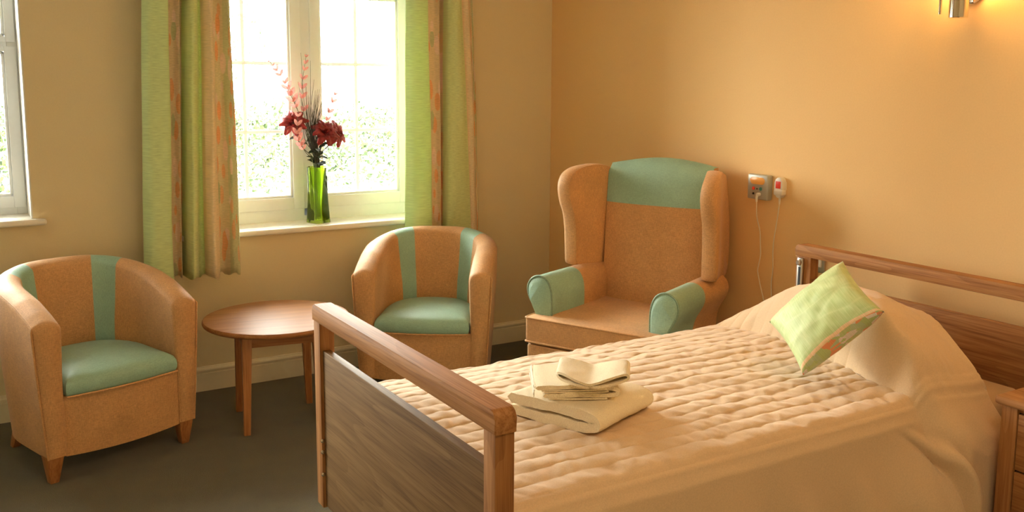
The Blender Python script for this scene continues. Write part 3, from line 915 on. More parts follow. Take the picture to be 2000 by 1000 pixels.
# under-bed frame, castors, mattress
fr = boxes('bed_frame', [B(XF+.05, XH, Y0-.06, Y0-.10, .36, .42), B(XF+.05, XH, Y1+.10, Y1+.06, .36, .42)]+[B(x, x+.05, Y0-.08, Y1+.08, .36, .41) for x in (-2.1, -1.6, -1.1, -.6)], M['darkframe'], bed)
for x in (-1.95, -.65):
    boxes('leg_frame', [B(x, x+.05, Y0-.14, Y0-.18, .11, .37), B(x, x+.05, Y1+.18, Y1+.14, .11, .37), B(x, x+.05, Y0-.14, Y1+.14, .11, .15)], M['darkframe'], bed)
    for y in (Y0-.16, Y1+.16):
        w = lathe('castor', [(.02, -.015), (.055, -.015), (.06, -.01), (.06, .01), (.055, .015), (.02, .015)], M['darkframe'], bed, seg=24)
        w.rotation_euler = (PI/2, 0, 0); w.location = (x+.025+1.3, y+2.77, .06)
box('mattress', B(XF+.065, XH-.02, -2.285, -3.255, .42, .635), M['mattress'], bed, bev=.05, seg=4)

# ------------------------------------------------------------------ bedspread
def bedspread():
    X0, X1 = -2.262, -.400
    yF, yN = -2.262, -3.275
    zbot = .13
    nx = 520
    # cross param: list of (kind, value)
    top_n = 230; dn = 64; df = 16
    cross = []
    for i in range(df): cross.append(('far', 1-i/df))
    for i in range(top_n+1): cross.append(('top', i/top_n))
    for i in range(1, dn+1): cross.append(('near', i/dn))
    def pillow(x, y):
        # long pillow under the head end: half length along y, depth along x
        t = (y+2.80)/(.46 if y < -2.80 else .56)
        ly = max(0.0, 1-abs(t)**(2.8 if t < 0 else 1.7))**(.55 if t < 0 else 1.05) if abs(t) < 1 else 0.0
        if t < 0: ly = max(ly, .40-.22*sstep(.8, 1.1, -t))
        xf = -.745-.075*sstep(2.4, 2.9, -y)-.02*sstep(2.9, 3.25, -y)
        a = sstep(xf, xf+.115, x)**.6
        b = 1-.38*sstep(-.68, -.40, x)
        return .212*ly*a*b
    V = []
    for i in range(nx+1):
        x = X0+(X1-X0)*i/nx
        for kd, v in cross:
            if kd == 'top':
                y = yF+(yN-yF)*v
                edgeF = (yF-y); edgeN = (y-yN)
                z = .676+.030*sstep(0, .35, edgeF)-.004*sstep(.0, .3, .3-edgeN)
                # rounded shoulders
                r = .035
                if edgeF < r: z -= r-math.sqrt(max(0, r*r-(r-edgeF)**2))
                if edgeN < r: z -= r-math.sqrt(max(0, r*r-(r-edgeN)**2))
                zq = 0
                # quilting channels run along the bed and stop at the side seam
                if edgeN > .018:
                    warp = .009*noise.noise(Vector((x*2.6, y*4, 1.7)))+.0025*noise.noise(Vector((x*14, y*9, 6.1)))
                    c = (y+warp)/.056
                    ci = math.floor(c)
                    ch = abs(math.sin(PI*c))**.30
                    pk = noise.noise(Vector((x*15+ci*3.1, ci*7.7, .4)))
                    pk2 = noise.noise(Vector((x*34+y*14, y*16, 5.5)))
                    pk3 = 1-abs(noise.noise(Vector((x*22-y*9, y*9+ci*2.2, 3.5))))*2.4
                    zq = .0042*ch*(1+.6*pk)+.0036*pk2*ch+.0026*pk3*ch
                    zq += .0050*noise.noise(Vector((x*7+y*2, y*5.0, 8.8)))
                    zq *= sstep(.018, .03, edgeN)
                elif edgeN > .012: zq = -.004
                p = pillow(x, y)
                wr = (.012*noise.noise(Vector((x*5+y*4, y*3-x*2, 2.2)))+.006*(1-abs(noise.noise(Vector((x*9+y*5, y*4-x*3, 5.2))))*2.2)+.003*noise.noise(Vector((x*24, y*20, 5.2))))*min(1, p/.08)
                # tuck under the pillow front
                V.append(Vector((x, y, z+zq*(1-.65*min(1, p/.1))+p+wr)))
            elif kd == 'near':
                d = v
                ph = pillow(x, yN+.01)
                z0 = .669+ph
                drop = z0-zbot
                zz = z0-drop*d-.010*d
                g = sstep(0, .5, d)
                # broad soft folds that slant towards the foot, deeper near the head
                hd = sstep(-1.9, -.7, x)
                ax = x-.22*d
                f1 = noise.noise(Vector((ax*3.0, d*.8, 1.0)))
                f2 = noise.noise(Vector((ax*7.5, d*1.4, 4.0)))
                y = yN-.010-.050*d-(.040*f1+.022*f2)*g*(.6+.9*hd)-.085*hd*sstep(0, .45, d)*.6
                # bulge where the pillow end hangs over and the big roll of cloth beside it
                y -= .055*sstep(-.98, -.72, x)*sstep(0, .2, d)*(1-.35*d)
                cx = -1.05+.36*(1-math.exp(-d/.17))
                rl = math.exp(-((x-cx)/.030)**2); y -= .042*rl*sstep(.02, .24, d)
                rl2 = math.exp(-((x-cx+.05)/.024)**2); y += .026*rl2*sstep(.02, .25, d)
                rl2 = math.exp(-((x-cx-.06)/.03)**2); y += .022*rl2*sstep(.02, .25, d)
                for q0, q1, am in ((-1.24, .20, .030), (-1.42, .14, .024), (-1.70, .16, .018)):
                    cx = q0+q1*d
                    y -= am*math.exp(-((x-cx)/.045)**2)*sstep(.12, .6, d)
                V.append(Vector((x, y, zz+.004*f2)))
            else:
                d = v
                z0 = .641+pillow(x, yF)
                f1 = noise.noise(Vector((x*5, d, 7.0)))
                V.append(Vector((x, yF+.006+.035*d+.014*f1*d, z0-(z0-zbot)*d)))
    for p in V:
        p.x -= .215*sstep(2.80, 3.28, -p.y)*sstep(-1.15, -.40, p.x)
        if p.y < -3.34:
            lim = -3.385
            k = sstep(-.90, -.80, p.x)
            ny_ = max(p.y, lim+(p.y-lim)*.12) if p.y < lim else p.y
            p.y = p.y*(1-k)+ny_*k
    m = len(cross)
    # head end: let the last rows fall off behind the pillow
    F = [(i*m+k, i*m+k+1, (i+1)*m+k+1, (i+1)*m+k) for i in range(nx) for k in range(m-1)]
    base = nx*m
    for s in range(1, 9):
        for k in range(m):
            p = V[base+k].copy(); kd, v = cross[k]
            f = s/8
            if kd == 'top': p.z = p.z-(p.z-.60)*sstep(0, 1, f)*.9; p.x += .045*math.sin(f*PI/2)
            else: p.x += .02*math.sin(f*PI/2)*(1-v); p.y += (.03*f if kd == 'near' else -.01*f)
            V.append(p)
        o = nx+s-1
        F += [(o*m+k, o*m+k+1, (o+1)*m+k+1, (o+1)*m+k) for k in range(m-1)]
    # foot end: turn down between mattress and footboard
    off = len(V)
    rows = [0]
    for s in range(1, 7):
        f = s/6; rows.append(len(V))
        for k in range(m):
            p = V[k].copy(); kd, v = cross[k]
            if kd == 'top': p.z -= .16*f**1.5; p.x -= .006*math.sin(f*PI/2)
            V.append(p)
    for a, b in zip(rows, rows[1:]):
        F += [(b+k, b+k+1, a+k+1, a+k) for k in range(m-1)]
    o = mesh('bedspread', V, F, M['spread'], None, angle=None)
    md = o.modifiers.new('thick', 'SOLIDIFY'); md.thickness = .006; md.offset = 1.0
    tag(o, 'cream quilted bedspread covering the bed and pillow, hanging to the floor', 'bedspread')
    # flip check handled by solidify offset
    return o
bedspread()

# ------------------------------------------------------------------ scatter cushion
def cushion():
    P0 = Vector((-1.073, -2.996, .735)); P1 = Vector((-.918, -3.148, .942)); P2 = Vector((-.792, -2.888, 1.037)); P3 = Vector((-.947, -2.736, .824))
    n = 34
    V = []; UV = []; F = []
    e1 = (P1-P0); e2 = (P3-P0)
    nrm = e1.cross(e2).normalized()
    if nrm.x > 0: nrm = -nrm
    for side in (1, -1):
        for j in range(n+1):
            for i in range(n+1):
                u, v = i/n, j/n
                a, b = 2*u-1, 2*v-1
                # edges bow inwards between the corners
                uu = u-.5; vv = v-.5
                uu *= 1-.085*(1-b*b)**1.0*0+(-.075)*(1-b*b)*abs(a)**2
                vv *= 1+(-.075)*(1-a*a)*abs(b)**2
                p = P0*(1)+e1*(uu+.5)+e2*(vv+.5)
                # keep skew of the four measured corners
                p += (P2-(P1+P3-P0))*u*v
                th = .062*((1-a*a)*(1-b*b))**.42
                wr = .004*noise.noise(Vector((a*4, b*4, 1.0+side)))+.005*noise.noise(Vector((a*9*(1+b), b*3, 3.0)))*(abs(a)**2+abs(b)**2)*.5
                edge = (1-a**10)*(1-b**10)
                V.append(p+nrm*side*(th+wr*edge)); UV.append((u, v))
    K = (n+1)*(n+1)
    for j in range(n):
        for i in range(n):
            a = j*(n+1)+i; F.append((a, a+1, a+n+2, a+n+1)); F.append(tuple(K+q for q in (a, a+n+1, a+n+2, a+1)))
    o = mesh('cushion', V, F, M['cushion'], None, angle=None, uvs=UV)
    bm = bmesh.new(); bm.from_mesh(o.data); bmesh.ops.remove_doubles(bm, verts=bm.verts, dist=.0006); bmesh.ops.recalc_face_normals(bm, faces=bm.faces); bm.to_mesh(o.data); bm.free()
    o.data.shade_smooth()
    tag(o, 'lime green square cushion with a floral border leaning on the pillow', 'cushion')
cushion()

# ------------------------------------------------------------------ towels
def sheet(name, prof, thick, pfun, width, mat, nb=14, parent=None, seed=0, amp=.002):
    """prof: 2D folded centre line (a,z); thickened with round ends and extruded over b in [0,width]; pfun(a,b,z)->world"""
    P = catmull([Vector((p[0], p[1], 0)) for p in prof], 6)
    L = []; R = []
    for i, p in enumerate(P):
        t = (P[min(i+1, len(P)-1)]-P[max(i-1, 0)]); t.normalize(); nn = Vector((-t.y, t.x, 0))
        L.append(p+nn*thick/2); R.append(p-nn*thick/2)
    e1 = (P[-1]-P[-2]).normalized()*thick/2; e0 = (P[0]-P[1]).normalized()*thick/2
    ring = L+[P[-1]+e1]+R[::-1]+[P[0]+e0]
    m = len(ring); V = []; F = []
    for j in range(nb+1):
        b = width*j/nb
        for k, p in enumerate(ring):
            e = .0 if 0 < j < nb else 0
            w = noise.noise(Vector((p.x*14+seed, b*14, p.y*20)))*amp*2.0+noise.noise(Vector((p.x*45+seed, b*45, p.y*60)))*amp
            V.append(pfun(p.x, b, p.y+w))
    for j in range(nb):
        for k in range(m):
            F.append((j*m+k, j*m+(k+1) % m, (j+1)*m+(k+1) % m, (j+1)*m+k))
    nL = len(L)
    for j, rv in ((0, 0), (nb, 1)):
        for k in range(nL-1):
            q = (j*m+k, j*m+k+1, j*m+(m-3-k), j*m+(m-2-k))
            F.append(q if rv else q[::-1])
        q = (j*m+nL-1, j*m+nL, j*m+nL+1); F.append(q if rv else q[::-1])
        q = (j*m+m-1, j*m, j*m+m-2); F.append(q if rv else q[::-1])
    return mesh(name, V, F, mat, parent, angle=60)

ZT = .720
def frame_fn(o, ua, ub, lift=None):
    o = Vector(o); ua = Vector(ua).normalized(); ub = Vector(ub).normalized()
    def f(a, b, z):
        p = o+ua*a+ub*b
        return (p.x, p.y, p.z+z+(lift(a, b) if lift else 0))
    return f
# big bath towel: folded in half, the bend at the right
f1 = frame_fn((-1.975, -2.800, ZT), (.375, -.927, 0), (.93, .37, 0), lambda a, b: -.004*b/.3)
bt = sheet('bath_towel', [(.004, .045), (.10, .047), (.18, .047), (.235, .044), (.264, .036), (.264, .021), (.240, .013), (.18, .0125), (.10, .0125), (.0, .0125)], .0265, f1, .275, M['terry'], amp=.0022, nb=24)
tag(bt, 'large cream bath towel folded at the bottom of the stack on the bed', 'towel', 'folded towels on the bed')
# hand towel: several thin folds, bend at the right
f2 = frame_fn((-1.950, -2.895, ZT+.060), (.87, -.49, 0), (.49, .87, 0))
ht = sheet('hand_towel', [(.0, .033), (.10, .035), (.155, .036), (.200, .031), (.209, .023), (.196, .014), (.12, .013), (.02, .012)], .011, f2, .185, M['terry'], amp=.0014, nb=20, seed=4)
tag(ht, 'cream hand towel folded with pale fringe edges in the middle of the towel stack', 'towel', 'folded towels on the bed')
sheet('inner_fold', [(.012, .0250), (.10, .0255), (.170, .0270), (.184, .0235), (.170, .0210), (.10, .0205), (.02, .0205)], .0035, f2, .183, M['terry'], parent=ht, amp=.0004, nb=10, seed=9)
sheet('under_fold', [(.03, .003), (.10, .003), (.18, .004)], .005, f2, .178, M['terry'], parent=ht, amp=.0004, nb=10, seed=11)
for k, (a0, a1) in enumerate(((.0, .036), (.003, .030), (-.002, .024), (.004, .017))):
    tube('fringe', [f2(-.0065-.0015*k, b, a1-.004*math.sin(b*20+k)) for b in [.185*t/12 for t in range(13)]], .0013, M['thread'], ht, 6)
tube('fringe', [f2(-.008, .02+.004*math.sin(t*.9), .036-.034*t/8) for t in range(9)], .0012, M['thread'], ht, 6)
# washcloth: both ends folded loosely towards the middle
def f3(a, b, z):
    bb = b-.050*math.sin(PI*max(0, min(1, a/.19)))*(1-b/.12)
    x = -1.893+.78*a+.62*bb; y = -2.893-.62*a+.78*bb
    return (x, y, ZT+.101+z)
wc = sheet('washcloth', [(.088, .004), (.05, .007), (.014, .012), (.004, .022), (.018, .026), (.06, .018), (.092, .011), (.12, .017), (.160, .027), (.184, .027), (.190, .016), (.172, .010), (.13, .006), (.100, .004)], .0068, f3, .12, M['terry'], amp=.0014, nb=16, seed=7)
tag(wc, 'small cream washcloth folded open-ended on top of the towel stack', 'towel', 'folded towels on the bed')

# ------------------------------------------------------------------ bedside cabinet
def cabinet():
    X0, X1, Yn, Yf = -.76, -.29, -3.40, -3.86
    zt = .742
    root = empty('bedside_cabinet', ((X0+X1)/2, (Yn+Yf)/2, 0)); cx, cy = (X0+X1)/2, (Yn+Yf)/2
    tag(root, 'oak bedside cabinet with drawers at the right edge beside the headboard', 'cabinet')
    def b(x0, x1, y0, y1, z0, z1): return (x0-cx, x1-cx, min(y0, y1)-cy, max(y0, y1)-cy, z0, z1)
    box('top', b(X0, X1, Yn, Yf, zt-.026, zt), M['oak_y'], root, bev=.011, seg=4)
    i = .016
    body = boxes('carcass', [b(X0+i, X0+i+.045, Yn-i, Yn-i-.045, 0, zt-.027), b(X0+i, X0+i+.045, Yf+i+.045, Yf+i, 0, zt-.027),
                             b(X0+i+.045, X1-.005, Yn-i, Yn-i-.018, .06, zt-.027), b(X0+i+.045, X1-.005, Yf+i+.018, Yf+i, .06, zt-.027),
                             b(X1-.045, X1, Yn-i, Yn-i-.045, 0, zt-.027), b(X1-.045, X1, Yf+i+.045, Yf+i, 0, zt-.027),
                             b(X1-.02, X1-.005, Yn-i-.03, Yf+i+.03, .06, zt-.027), b(X0+i+.012, X1-.02, Yn-i-.03, Yf+i+.03, .06, .08),
                             b(X0+i+.010, X0+i+.03, Yn-i-.04, Yf+i+.04, zt-.040, zt-.027)], M['oak_z'], root, bev=.002)
    zs = [(.540, .700), (.318, .534), (.085, .312)]
    for z0, z1 in zs:
        d = box('drawer', b(X0+i+.002, X0+i+.028, Yn-i-.048, Yf+i+.048, z0, z1), M['oak_y'], root, bev=.002)
        kn = lathe('knob', [(.006, 0), (.006, .010), (.014, .014), (.016, .020), (.012, .026), (.0001, .028)], M['oak_z'], d, seg=20)
        kn.rotation_euler = (0, -PI/2, 0); kn.location = (X0+i+.003-cx, 0, (z0+z1)/2)
    box('backing', b(X0+i+.012, X0+i+.016, Yn-i-.03, Yf+i+.03, .07, zt-.03), M['black'], root, bev=0)
cabinet()

# ------------------------------------------------------------------ wall things
def call_unit():
    root = empty('nurse_call_unit', (0, -1.770, 1.125))
    tag(root, 'grey wall call unit with orange light panel and round buttons', 'call unit')
    body = box('housing', (-.034, 0, -.062, .062, -.058, .056), M['grey_plastic'], root, bev=.006)
    def disc(name, y, z, r, mat, h=.004, par=root):
        o = lathe(name, [(r, 0), (r, h*.7), (r*.85, h), (.0001, h)], mat, par, seg=20); o.rotation_euler = (0, -PI/2, 0); o.location = (-.034, y, z); return o
    # lens: stadium shape
    out = []
    for k in range(13): a = -PI/2+PI*k/12; out.append((.028+.016*math.cos(a), .028+.016*math.sin(a)))
    for k in range(13): a = PI/2+PI*k/12; out.append((-.028+.016*math.cos(a), .028+.016*math.sin(a)))
    prism('light_lens', out, -.0375, -.032, M['orange_lens'], root, bev=.001, seg=1, axis='x')
    disc('red_button', .022, -.008, .008, M['red_plastic']); disc('green_button', -.022, -.008, .008, M['teal_plastic'])
    disc('indicator', 0, -.009, .003, M['black']); disc('socket_hole', .022, -.032, .005, M['black'])
    for ya in (.014, -.030): box('label_plate', (-.0352, -.0338, ya, ya+.016, -.022, -.019), M['grey_plastic'], root, bev=0)
call_unit()

pl_ = empty('call_plug', (-.034, -1.786, 1.092)); tag(pl_, 'cream plug and thin cable hanging down from the grey call unit', 'cable')
o = lathe('plug', [(.0085, 0), (.0085, .010), (.007, .018), (.0001, .020)], M['white_plastic'], pl_, seg=16); o.rotation_euler = (0, -PI/2, 0); o.location = (0, 0, 0)
tube('plug_body', [(-.012, 0, 0), (-.016, .002, -.012), (-.014, .003, -.034)], [.0065, .006, .0045], M['white_plastic'], pl_, 10)
c1 = [(-.014, .003, -.032), (-.012, .000, -.10), (.008, -.004, -.17), (.010, -.008, -.23), (.008, -.014, -.28), (.004, -.008, -.33), (.004, -.005, -.36), (.006, -.022, -.42), (.006, -.045, -.48), (.006, -.07, -.56), (.006, -.10, -.68)]
tube('cord', catmull(c1, 6), .0024, M['cable'], pl_, 8)

hs = empty('call_handset', (0, -1.892, 1.135)); tag(hs, 'white pendant handset with red button clipped to the wall', 'handset')
out = []
for k in range(17): a = PI*k/16; out.append((.022*math.cos(a), .022+.022*math.sin(a)))
out += [(-.023, -.01), (-.021, -.032), (-.012, -.046), (0, -.050), (.012, -.046), (.021, -.032), (.023, -.01)]
prism('housing', out, -.030, 0, M['white_plastic'], hs, bev=.005, seg=3, axis='x')
box('red_button', (-.0325, -.029, -.0145, .0145, -.006, .026), M['red_plastic'], hs, bev=.002)
box('wall_clip', (-.034, -.001, -.026, .026, -.038, -.010), M['white_plastic'], hs, bev=.008)
tube('strain_relief', [(-.016, 0, -.046), (-.016, .001, -.078)], [.0055, .0035], M['white_plastic'], hs, 10)
c2 = [(-.016, .001, -.074), (-.016, .006, -.12), (-.012, .020, -.19), (-.012, .029, -.25), (-.012, .030, -.31), (-.012, .026, -.38), (-.012, .032, -.45), (-.012, .026, -.52), (-.012, .012, -.62), (-.012, .0, -.72)]
tube('cord', catmull(c2, 6), .0024, M['cable'], hs, 8)

so = empty('wall_socket', (0, -2.095, .830)); tag(so, 'silver wall socket seen through the gap in the headboard', 'socket')
box('plate', (-.010, 0, -.060, .045, -.045, .055), M['steel'], so, bev=.003)
box('switch', (-.015, -.009, -.045, -.015, -.020, .030), M['white_plastic'], so, bev=.002)

la = empty('wall_light', (0, -2.750, 1.90)); tag(la, 'chrome wall light with pull rod above the headboard, lit', 'wall light')
lathe('body', [(.0001, -.068), (.031, -.068), (.033, -.066), (.033, .045), (.031, .047), (.0001, .047)], M['chrome'], la, seg=40, loc=(-.080, 0, 0))
box('arm', (-.055, 0, -.010, .010, .02, .04), M['chrome'], la)
lathe('backplate', [(.045, 0), (.045, .008), (.04, .012), (.0001, .013)], M['chrome'], la, seg=32).rotation_euler = (0, -PI/2, 0)
bk = [o for o in bpy.data.objects if o.name.startswith('backplate')][0]; bk.location = (0, 0, .03)
lathe('lamp_shade', [(.024, .046), (.034, .075), (.042, .20), (.040, .202), (.001, .205)], M['lampglass'], la, seg=40, loc=(-.080, 0, 0), cap=False)
tube('pull_rod', [(-.060, .088, .16), (-.060, .088, -.050)], .0055, M['chrome'], la, 12)
box('rod_bracket', (-.064, -.0, .0, .093, .155, .165), M['chrome'], la)

# ------------------------------------------------------------------ vase and flowers
VX, VY, VZ = -1.470, .085, .823
def vase():
    def ring(f, shrink=0.0):
        z = .305*f
        w = .0535*(1-.13*math.sin(PI*f))-shrink
        tw = math.radians(45)*f
        pts = []
        n = 40
        for k in range(n):
            a = 2*PI*k/n
            c, s = math.cos(a), math.sin(a)
            e = .45
            r = w/ (abs(c)**(2/e)+abs(s)**(2/e))**(e/2)
            q = a+tw+math.radians(18)
            pts.append((r*math.cos(q), r*math.sin(q), z))
        return pts
    V = []; F = []; n = 40; rows = []
    for f in [k/24 for k in range(25)]: rows.append(ring(f))
    for f in [k/24 for k in range(24, 0, -1)]: rows.append(ring(max(f, .05), .004))
    for r in rows: V += r
    for i in range(len(rows)-1):
        for k in range(n): F.append((i*n+k, i*n+(k+1) % n, (i+1)*n+(k+1) % n, (i+1)*n+k))
    F.append(tuple(range(n))[::-1]); b = (len(rows)-1)*n; F.append(tuple(range(b, b+n)))
    o = mesh('vase', V, F, M['vase'], None, angle=50); o.location = (VX, VY, VZ)
    tag(o, 'twisted square green glass vase on the window sill', 'vase')
vase()
def leafmesh(V, F, base, direction, normal, L, W, curl=.2, n=5):
    d = Vector(direction).normalized(); nn = Vector(normal); s = d.cross(nn)
    if s.length < 1e-4: s = d.orthogonal()
    s.normalize(); nn = s.cross(d).normalized()
    o = len(V); base = Vector(base)
    for i in range(n+1):
        t = i/n; w = W*math.sin(PI*min(1, t*.9+.06))**.8*(1 if t < 1 else .05)
        c = base+d*L*t-nn*curl*L*t*t
        V.append(c-s*w+nn*w*.35); V.append(c); V.append(c+s*w+nn*w*.35)
    for i in range(n):
        a = o+i*3
        F.append((a, a+1, a+4, a+3)); F.append((a+1, a+2, a+5, a+4))
def bez(p0, p1, bow, n=12):
    p0, p1, bow = Vector(p0), Vector(p1), Vector(bow)
    return [p0*(1-t)+p1*t+bow*4*t*(1-t) for t in [k/n for k in range(n+1)]]
FB = (VX, VY, VZ)
def rose(head, face, bow, label, size=.042, seed=1):
    rnd = random.Random(seed)
    root = empty('rose', FB); tag(root, label, 'flower', 'dark red roses in the green vase')
    h = Vector(head)-Vector(FB)
    foot = (rnd.uniform(-.02, .02), rnd.uniform(-.02, .02), .012)
    neck = (rnd.uniform(-.012, .012), rnd.uniform(-.012, .012), .31)
    pth = catmull([Vector(foot), Vector(neck), Vector(neck)*.5+h*.5+Vector(bow), h], 6)
    tube('stem', pth, .0022, M['stem'], root, 6)
    f = Vector(face).normalized(); a = f.orthogonal().normalized(); b = f.cross(a)
    V = []; F = []
    rings = [(3, .12, .42, .42), (5, .35, .62, .52), (6, .75, .85, .66), (8, 1.25, 1.12, .74)]
    for ri, (cnt, tilt, ln, wd) in enumerate(rings):
        for k in range(cnt):
            th = 2*PI*(k+.37*ri+rnd.uniform(-.1, .1))/cnt
            rad = a*math.cos(th)+b*math.sin(th)
            side = f.cross(rad)
            o = len(V); nu, nv = 6, 5
            for j in range(nv+1):
                v = j/nv
                ang = tilt*(.4+.75*v)+.25*math.sin(k*2.4+ri)*v
                # petal spine climbs then curls out
                c = h+f*(size*.9*ln*math.sin(v*1.5)*math.cos(ang)*1.1-size*.3)+rad*(size*(.12+.10*ri)+size*ln*v*math.sin(ang)*1.1)
                c += rad*(size*.22*v**3*(ri > 0))-f*(size*.20*v**4*(ri > 1))
                for i in range(nu+1):
                    u = -1+2*i/nu
                    w = size*wd*.72*math.sin(PI*(.12+.80*v))**.55
                    ruf = size*.13*math.sin(u*5+k*2+ri)*v*v
                    V.append(c+side*w*u-rad*(size*.42*wd*(u*u)*(1-.35*v))+f*ruf)
            for j in range(nv):
                for i in range(nu): q = o+j*(nu+1)+i; F.append((q, q+1, q+nu+2, q+nu+1))
    mesh('petals', V, F, M['red'], root, angle=None)
    V = []; F = []
    for k in range(5):
        th = 2*PI*k/5; rad = a*math.cos(th)+b*math.sin(th)
        leafmesh(V, F, h-f*size*.35, rad-f*.35, f, size*.9, size*.16, .3)
    for t in (.55, .68, .8):
        i = int(t*(len(pth)-1)); p = pth[i]; sd = 1 if rnd.random() > .5 else -1
        leafmesh(V, F, p, (sd*rnd.uniform(.5, 1), rnd.uniform(-.6, .2), rnd.uniform(-.2, .4)), (0, -.6, .8), .042, .011, .3)
    mesh('leaves', V, F, M['leaf'], root, angle=None)
rose((-1.600, .075, 1.375), (-.35, -.75, .5), (-.03, 0, .0), 'dark red rose on the left of the vase', .044, 3)
rose((-1.430, .045, 1.322), (.1, -.85, .6), (.0, 0, .02), 'dark red rose in the centre above the vase', .047, 5)
rose((-1.352, .080, 1.310), (.5, -.75, .3), (.02, 0, .03), 'dark red rose on the right of the vase', .043, 8)
def sprig(pts, label, sizes, seed):
    rnd = random.Random(seed)
    root = empty('pink_sprig', FB); tag(root, label, 'flower', 'pink leaf sprigs in the green vase')
    P = catmull([Vector(p)-Vector(FB) for p in pts], 8)
    tube('stem', P, [.0024*(1-.6*i/len(P)) for i in range(len(P))], M['stem'], root, 6)
    for t, s in sizes:
        V = []; F = []
        i = min(len(P)-2, int(t*(len(P)-1))); p = P[i]; d = (P[i+1]-P[i]).normalized()
        sd = Vector((d.z, 0, -d.x))
        for q in (-1, 1):
            leafmesh(V, F, p-sd*q*.0012, d*.8+sd*q*(.55+.2*rnd.random())+Vector((0, rnd.uniform(-.5, .2), 0)), (0, -1, .25), s*1.15, s*.25, -.2)
        if s > .038: leafmesh(V, F, p, d*.9+Vector((0, -.7, 0)), (0, -1, .4), s*.8, s*.26, -.1)
        mesh('petal_pair', V, F, M['pink'], root, angle=None)
base_pt = (VX-.005, VY, VZ+.02); neck_pt = (VX-.006, VY, VZ+.33)
sprig([base_pt, neck_pt, (-1.545, .075, 1.36), (-1.605, .07, 1.50), (-1.665, .065, 1.62), (-1.745, .06, 1.715)], 'tall pink sprig arching to the left over the vase',
      [(.99, .010), (.95, .013), (.90, .020), (.85, .032), (.80, .036), (.74, .036), (.68, .046), (.63, .050), (.58, .050), (.53, .040)], 2)
sprig([base_pt, neck_pt, (-1.525, .09, 1.35), (-1.545, .09, 1.50), (-1.538, .09, 1.60), (-1.515, .09, 1.735)], 'upright pink sprig behind the grasses of the vase',
      [(.99, .018), (.94, .026), (.88, .028), (.80, .034), (.70, .036), (.60, .040), (.5, .040)], 3)
sprig([(VX+.01, VY, VZ+.02), (VX+.01, VY, VZ+.33), (-1.425, .11, 1.30), (-1.385, .12, 1.42), (-1.345, .12, 1.53)], 'short pink sprig leaning to the right over the red roses',
      [(.98, .024), (.90, .034), (.78, .034), (.68, .030), (.58, .038), (.5, .040)], 4)
sprig([(VX-.015, VY, VZ+.02), (VX-.02, VY, VZ+.31), (-1.550, .05, 1.22), (-1.595, .03, 1.30), (-1.590, .03, 1.42)], 'drooping pink sprig in front of the left red rose',
      [(.98, .028), (.90, .036), (.80, .040), (.70, .046), (.62, .046), (.54, .034)], 6)
# grass spray
gr = empty('grass_spray', FB); tag(gr, 'spray of dark dried grass blades standing upright in the vase', 'dried grass')
rnd = random.Random(5); lst = []
tips = [(-1.640, 1.66), (-1.560, 1.74), (-1.505, 1.70), (-1.49, 1.60), (-1.40, 1.64), (-1.44, 1.52), (-1.53, 1.56), (-1.47, 1.50), (-1.385, 1.46), (-1.57, 1.50)]
for k in range(48):
    tx, tz = tips[k % len(tips)] if k < 10 else (rnd.gauss(-1.485, .045), rnd.uniform(1.36, 1.60))
    p = [Vector((rnd.uniform(-.012, .012), rnd.uniform(-.012, .012), .03)), Vector((rnd.uniform(-.012, .012), rnd.uniform(-.012, .012), .31)),
         Vector(((VX*.6+tx*.4)-VX-.02, rnd.uniform(-.02, .02), (1.155+tz)/2-VZ)), Vector((tx-VX, rnd.uniform(-.05, .04), tz-VZ))]
    P = catmull(p, 6); lst.append((P, [.0030*(1-i/len(P))+.0004 for i in range(len(P))]))
tubes('blades', lst, M['grass'], gr, 5)
V = []; F = []
for k in range(26):
    th = rnd.uniform(0, 2*PI); z = rnd.uniform(.30, .46)
    leafmesh(V, F, (math.cos(th)*.012, math.sin(th)*.012, z), (math.cos(th), math.sin(th)-.2, rnd.uniform(-.1, .9)), (-math.cos(th)*.5, -math.sin(th)*.5-.3, 1), rnd.uniform(.035, .055), rnd.uniform(.014, .021), .25)
mesh('leaves', V, F, M['leaf'], gr, angle=None)

# ------------------------------------------------------------------ outside
struct(box('ground', (-30, 30, TH+.01, 40, -.35, -.25), M['paving'], bev=0))
co = boxes('garden_wall', [(-6, 8, 5.9, 6.1, -.25, .14)], M['paving'], bev=.01); tag(co, 'low pale garden wall with brown coping seen through the flower window', 'wall')
boxes('coping', [(-6+1.02*k, -6+1.02*k+1.0, 5.86, 6.14, .14, .175) for k in range(14)], M['coping'], co, bev=.004)
def leafy(name, n, fn, size, label, cat):
    rnd = random.Random(11); V = []; F = []
    for _ in range(n):
        p = Vector(fn(rnd)); d = Vector((rnd.gauss(0, 1), rnd.gauss(0, 1), rnd.gauss(0, 1))).normalized(); s = d.orthogonal().normalized(); w = size*rnd.uniform(.6, 1.3)
        o = len(V); V += [p-d*w, p+s*w*.5, p+d*w, p-s*w*.5]; F.append((o, o+1, o+2, o+3))
    o = mesh(name, V, F, M['foliage'], None, smooth=False)
    tag(o, label, cat); return o
def hedge_pt(r):
    x = r.uniform(-9, 9); h = 1.22+.10*math.sin(x*2.1)+.08*math.sin(x*5.3)
    z = -.2+r.random()**.8*(h+.2); return (x, 10.0+r.uniform(-.35, .35)*(1-.3*z/h), z)
leafy('hedge', 26000, hedge_pt, .055, 'green hedge along the garden behind the low wall', 'hedge')
def tree_pt(cx, cy, cz, R):
    def f(r):
        d = Vector((r.gauss(0, 1), r.gauss(0, 1), r.gauss(0, .8))).normalized()*R*r.random()**.4
        return (cx+d.x, cy+d.y, cz+d.z)
    return f
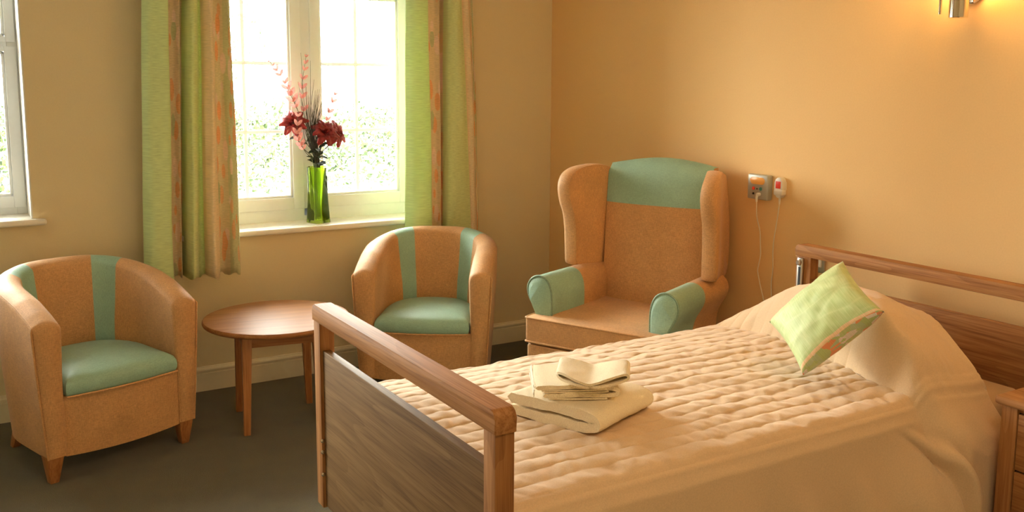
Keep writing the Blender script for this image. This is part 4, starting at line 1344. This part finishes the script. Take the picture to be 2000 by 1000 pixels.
for cx, R in ((1.6, 1.3), (-6.0, 1.9)):
    t = empty('tree', (cx, 15.0, -.25)); tag(t, 'sparse tree beyond the hedge, '+('right of the vase' if cx > 0 else 'seen in the left window'), 'tree')
    tr = tube('trunk', [(0, 0, 0), (.05, 0, 1.6), (0, 0, 2.6)], [.12, .09, .05], M['coping'], t, 8)
    c = leafy('crown', 2600, tree_pt(0, 0, 3.0, R), .06, None, None)
    for k in ('label', 'category'):
        if k in c: del c[k]
    c.parent = t

# ------------------------------------------------------------------ light
w = bpy.data.worlds.new('World'); SC.world = w; w.use_nodes = True; nt = w.node_tree; nt.nodes.clear()
wo = nt.nodes.new('ShaderNodeOutputWorld'); bg = nt.nodes.new('ShaderNodeBackground'); bg.inputs[0].default_value = (1.0, .98, .91, 1)
bg.inputs[1].default_value = 42.0
nt.links.new(bg.outputs[0], wo.inputs[0])
def area(name, loc, rot, sx, sy, power, col, portal=False):
    l = bpy.data.lights.new(name, 'AREA'); l.shape = 'RECTANGLE'; l.size = sx; l.size_y = sy; l.energy = power; l.color = col
    if portal: l.cycles.is_portal = True
    o = bpy.data.objects.new(name, l); COL.objects.link(o); o.location = loc; o.rotation_euler = rot; return o
area('window_portal', ((W1[0]+W1[1])/2, .30, (W1[2]+W1[3])/2), (-PI/2, 0, 0), W1[1]-W1[0], W1[3]-W1[2], 1, (1, 1, 1), True)
area('window_portal', ((W2[0]+W2[1])/2, .30, (W2[2]+W2[3])/2), (-PI/2, 0, 0), W2[1]-W2[0], W2[3]-W2[2], 1, (1, 1, 1), True)
lp = bpy.data.lights.new('wall_light_bulb', 'POINT'); lp.energy = 5; lp.color = (1, .60, .24); lp.shadow_soft_size = .025
lo = bpy.data.objects.new('wall_light_bulb', lp); COL.objects.link(lo); lo.location = (-.080, -2.750, 2.20)
# added warm fill light, out of view, for the room's near side
area('warm_fill', (-2.2, -4.6, 2.55), (0, 0, 0), .6, .6, 14, (1, .74, .46))

# ------------------------------------------------------------------ camera
R3 = ((0.8555721, 0.0676905, -0.5132391), (-0.5176503, 0.1231159, -0.8466881), (0.0058752, 0.990081, 0.1403745))
CAMLOC = Vector((-3.23396,-4.88083,1.60000))
cam = bpy.data.cameras.new('Camera'); co_ = bpy.data.objects.new('Camera', cam); COL.objects.link(co_)
cam.sensor_width = 36; cam.lens = 1850/2000*36; cam.shift_x = 0; cam.shift_y = -80/2000; cam.clip_start = .05; cam.clip_end = 200
mw = Matrix([[R3[0][0], R3[0][1], R3[0][2], 0], [R3[1][0], R3[1][1], R3[1][2], 0], [R3[2][0], R3[2][1], R3[2][2], 0], [0, 0, 0, 1]])
co_.matrix_world = Matrix.Translation(CAMLOC) @ mw
SC.camera = co_
SC.view_settings.view_transform = 'Standard'; SC.view_settings.look = 'None'; SC.view_settings.gamma = 1; SC.view_settings.use_curve_mapping = False
SC.view_settings.exposure = 0.32
SC.cycles.use_denoising = True
SC.cycles.max_bounces = 10; SC.cycles.diffuse_bounces = 6; SC.cycles.transparent_max_bounces = 16; SC.cycles.sample_clamp_indirect = 8
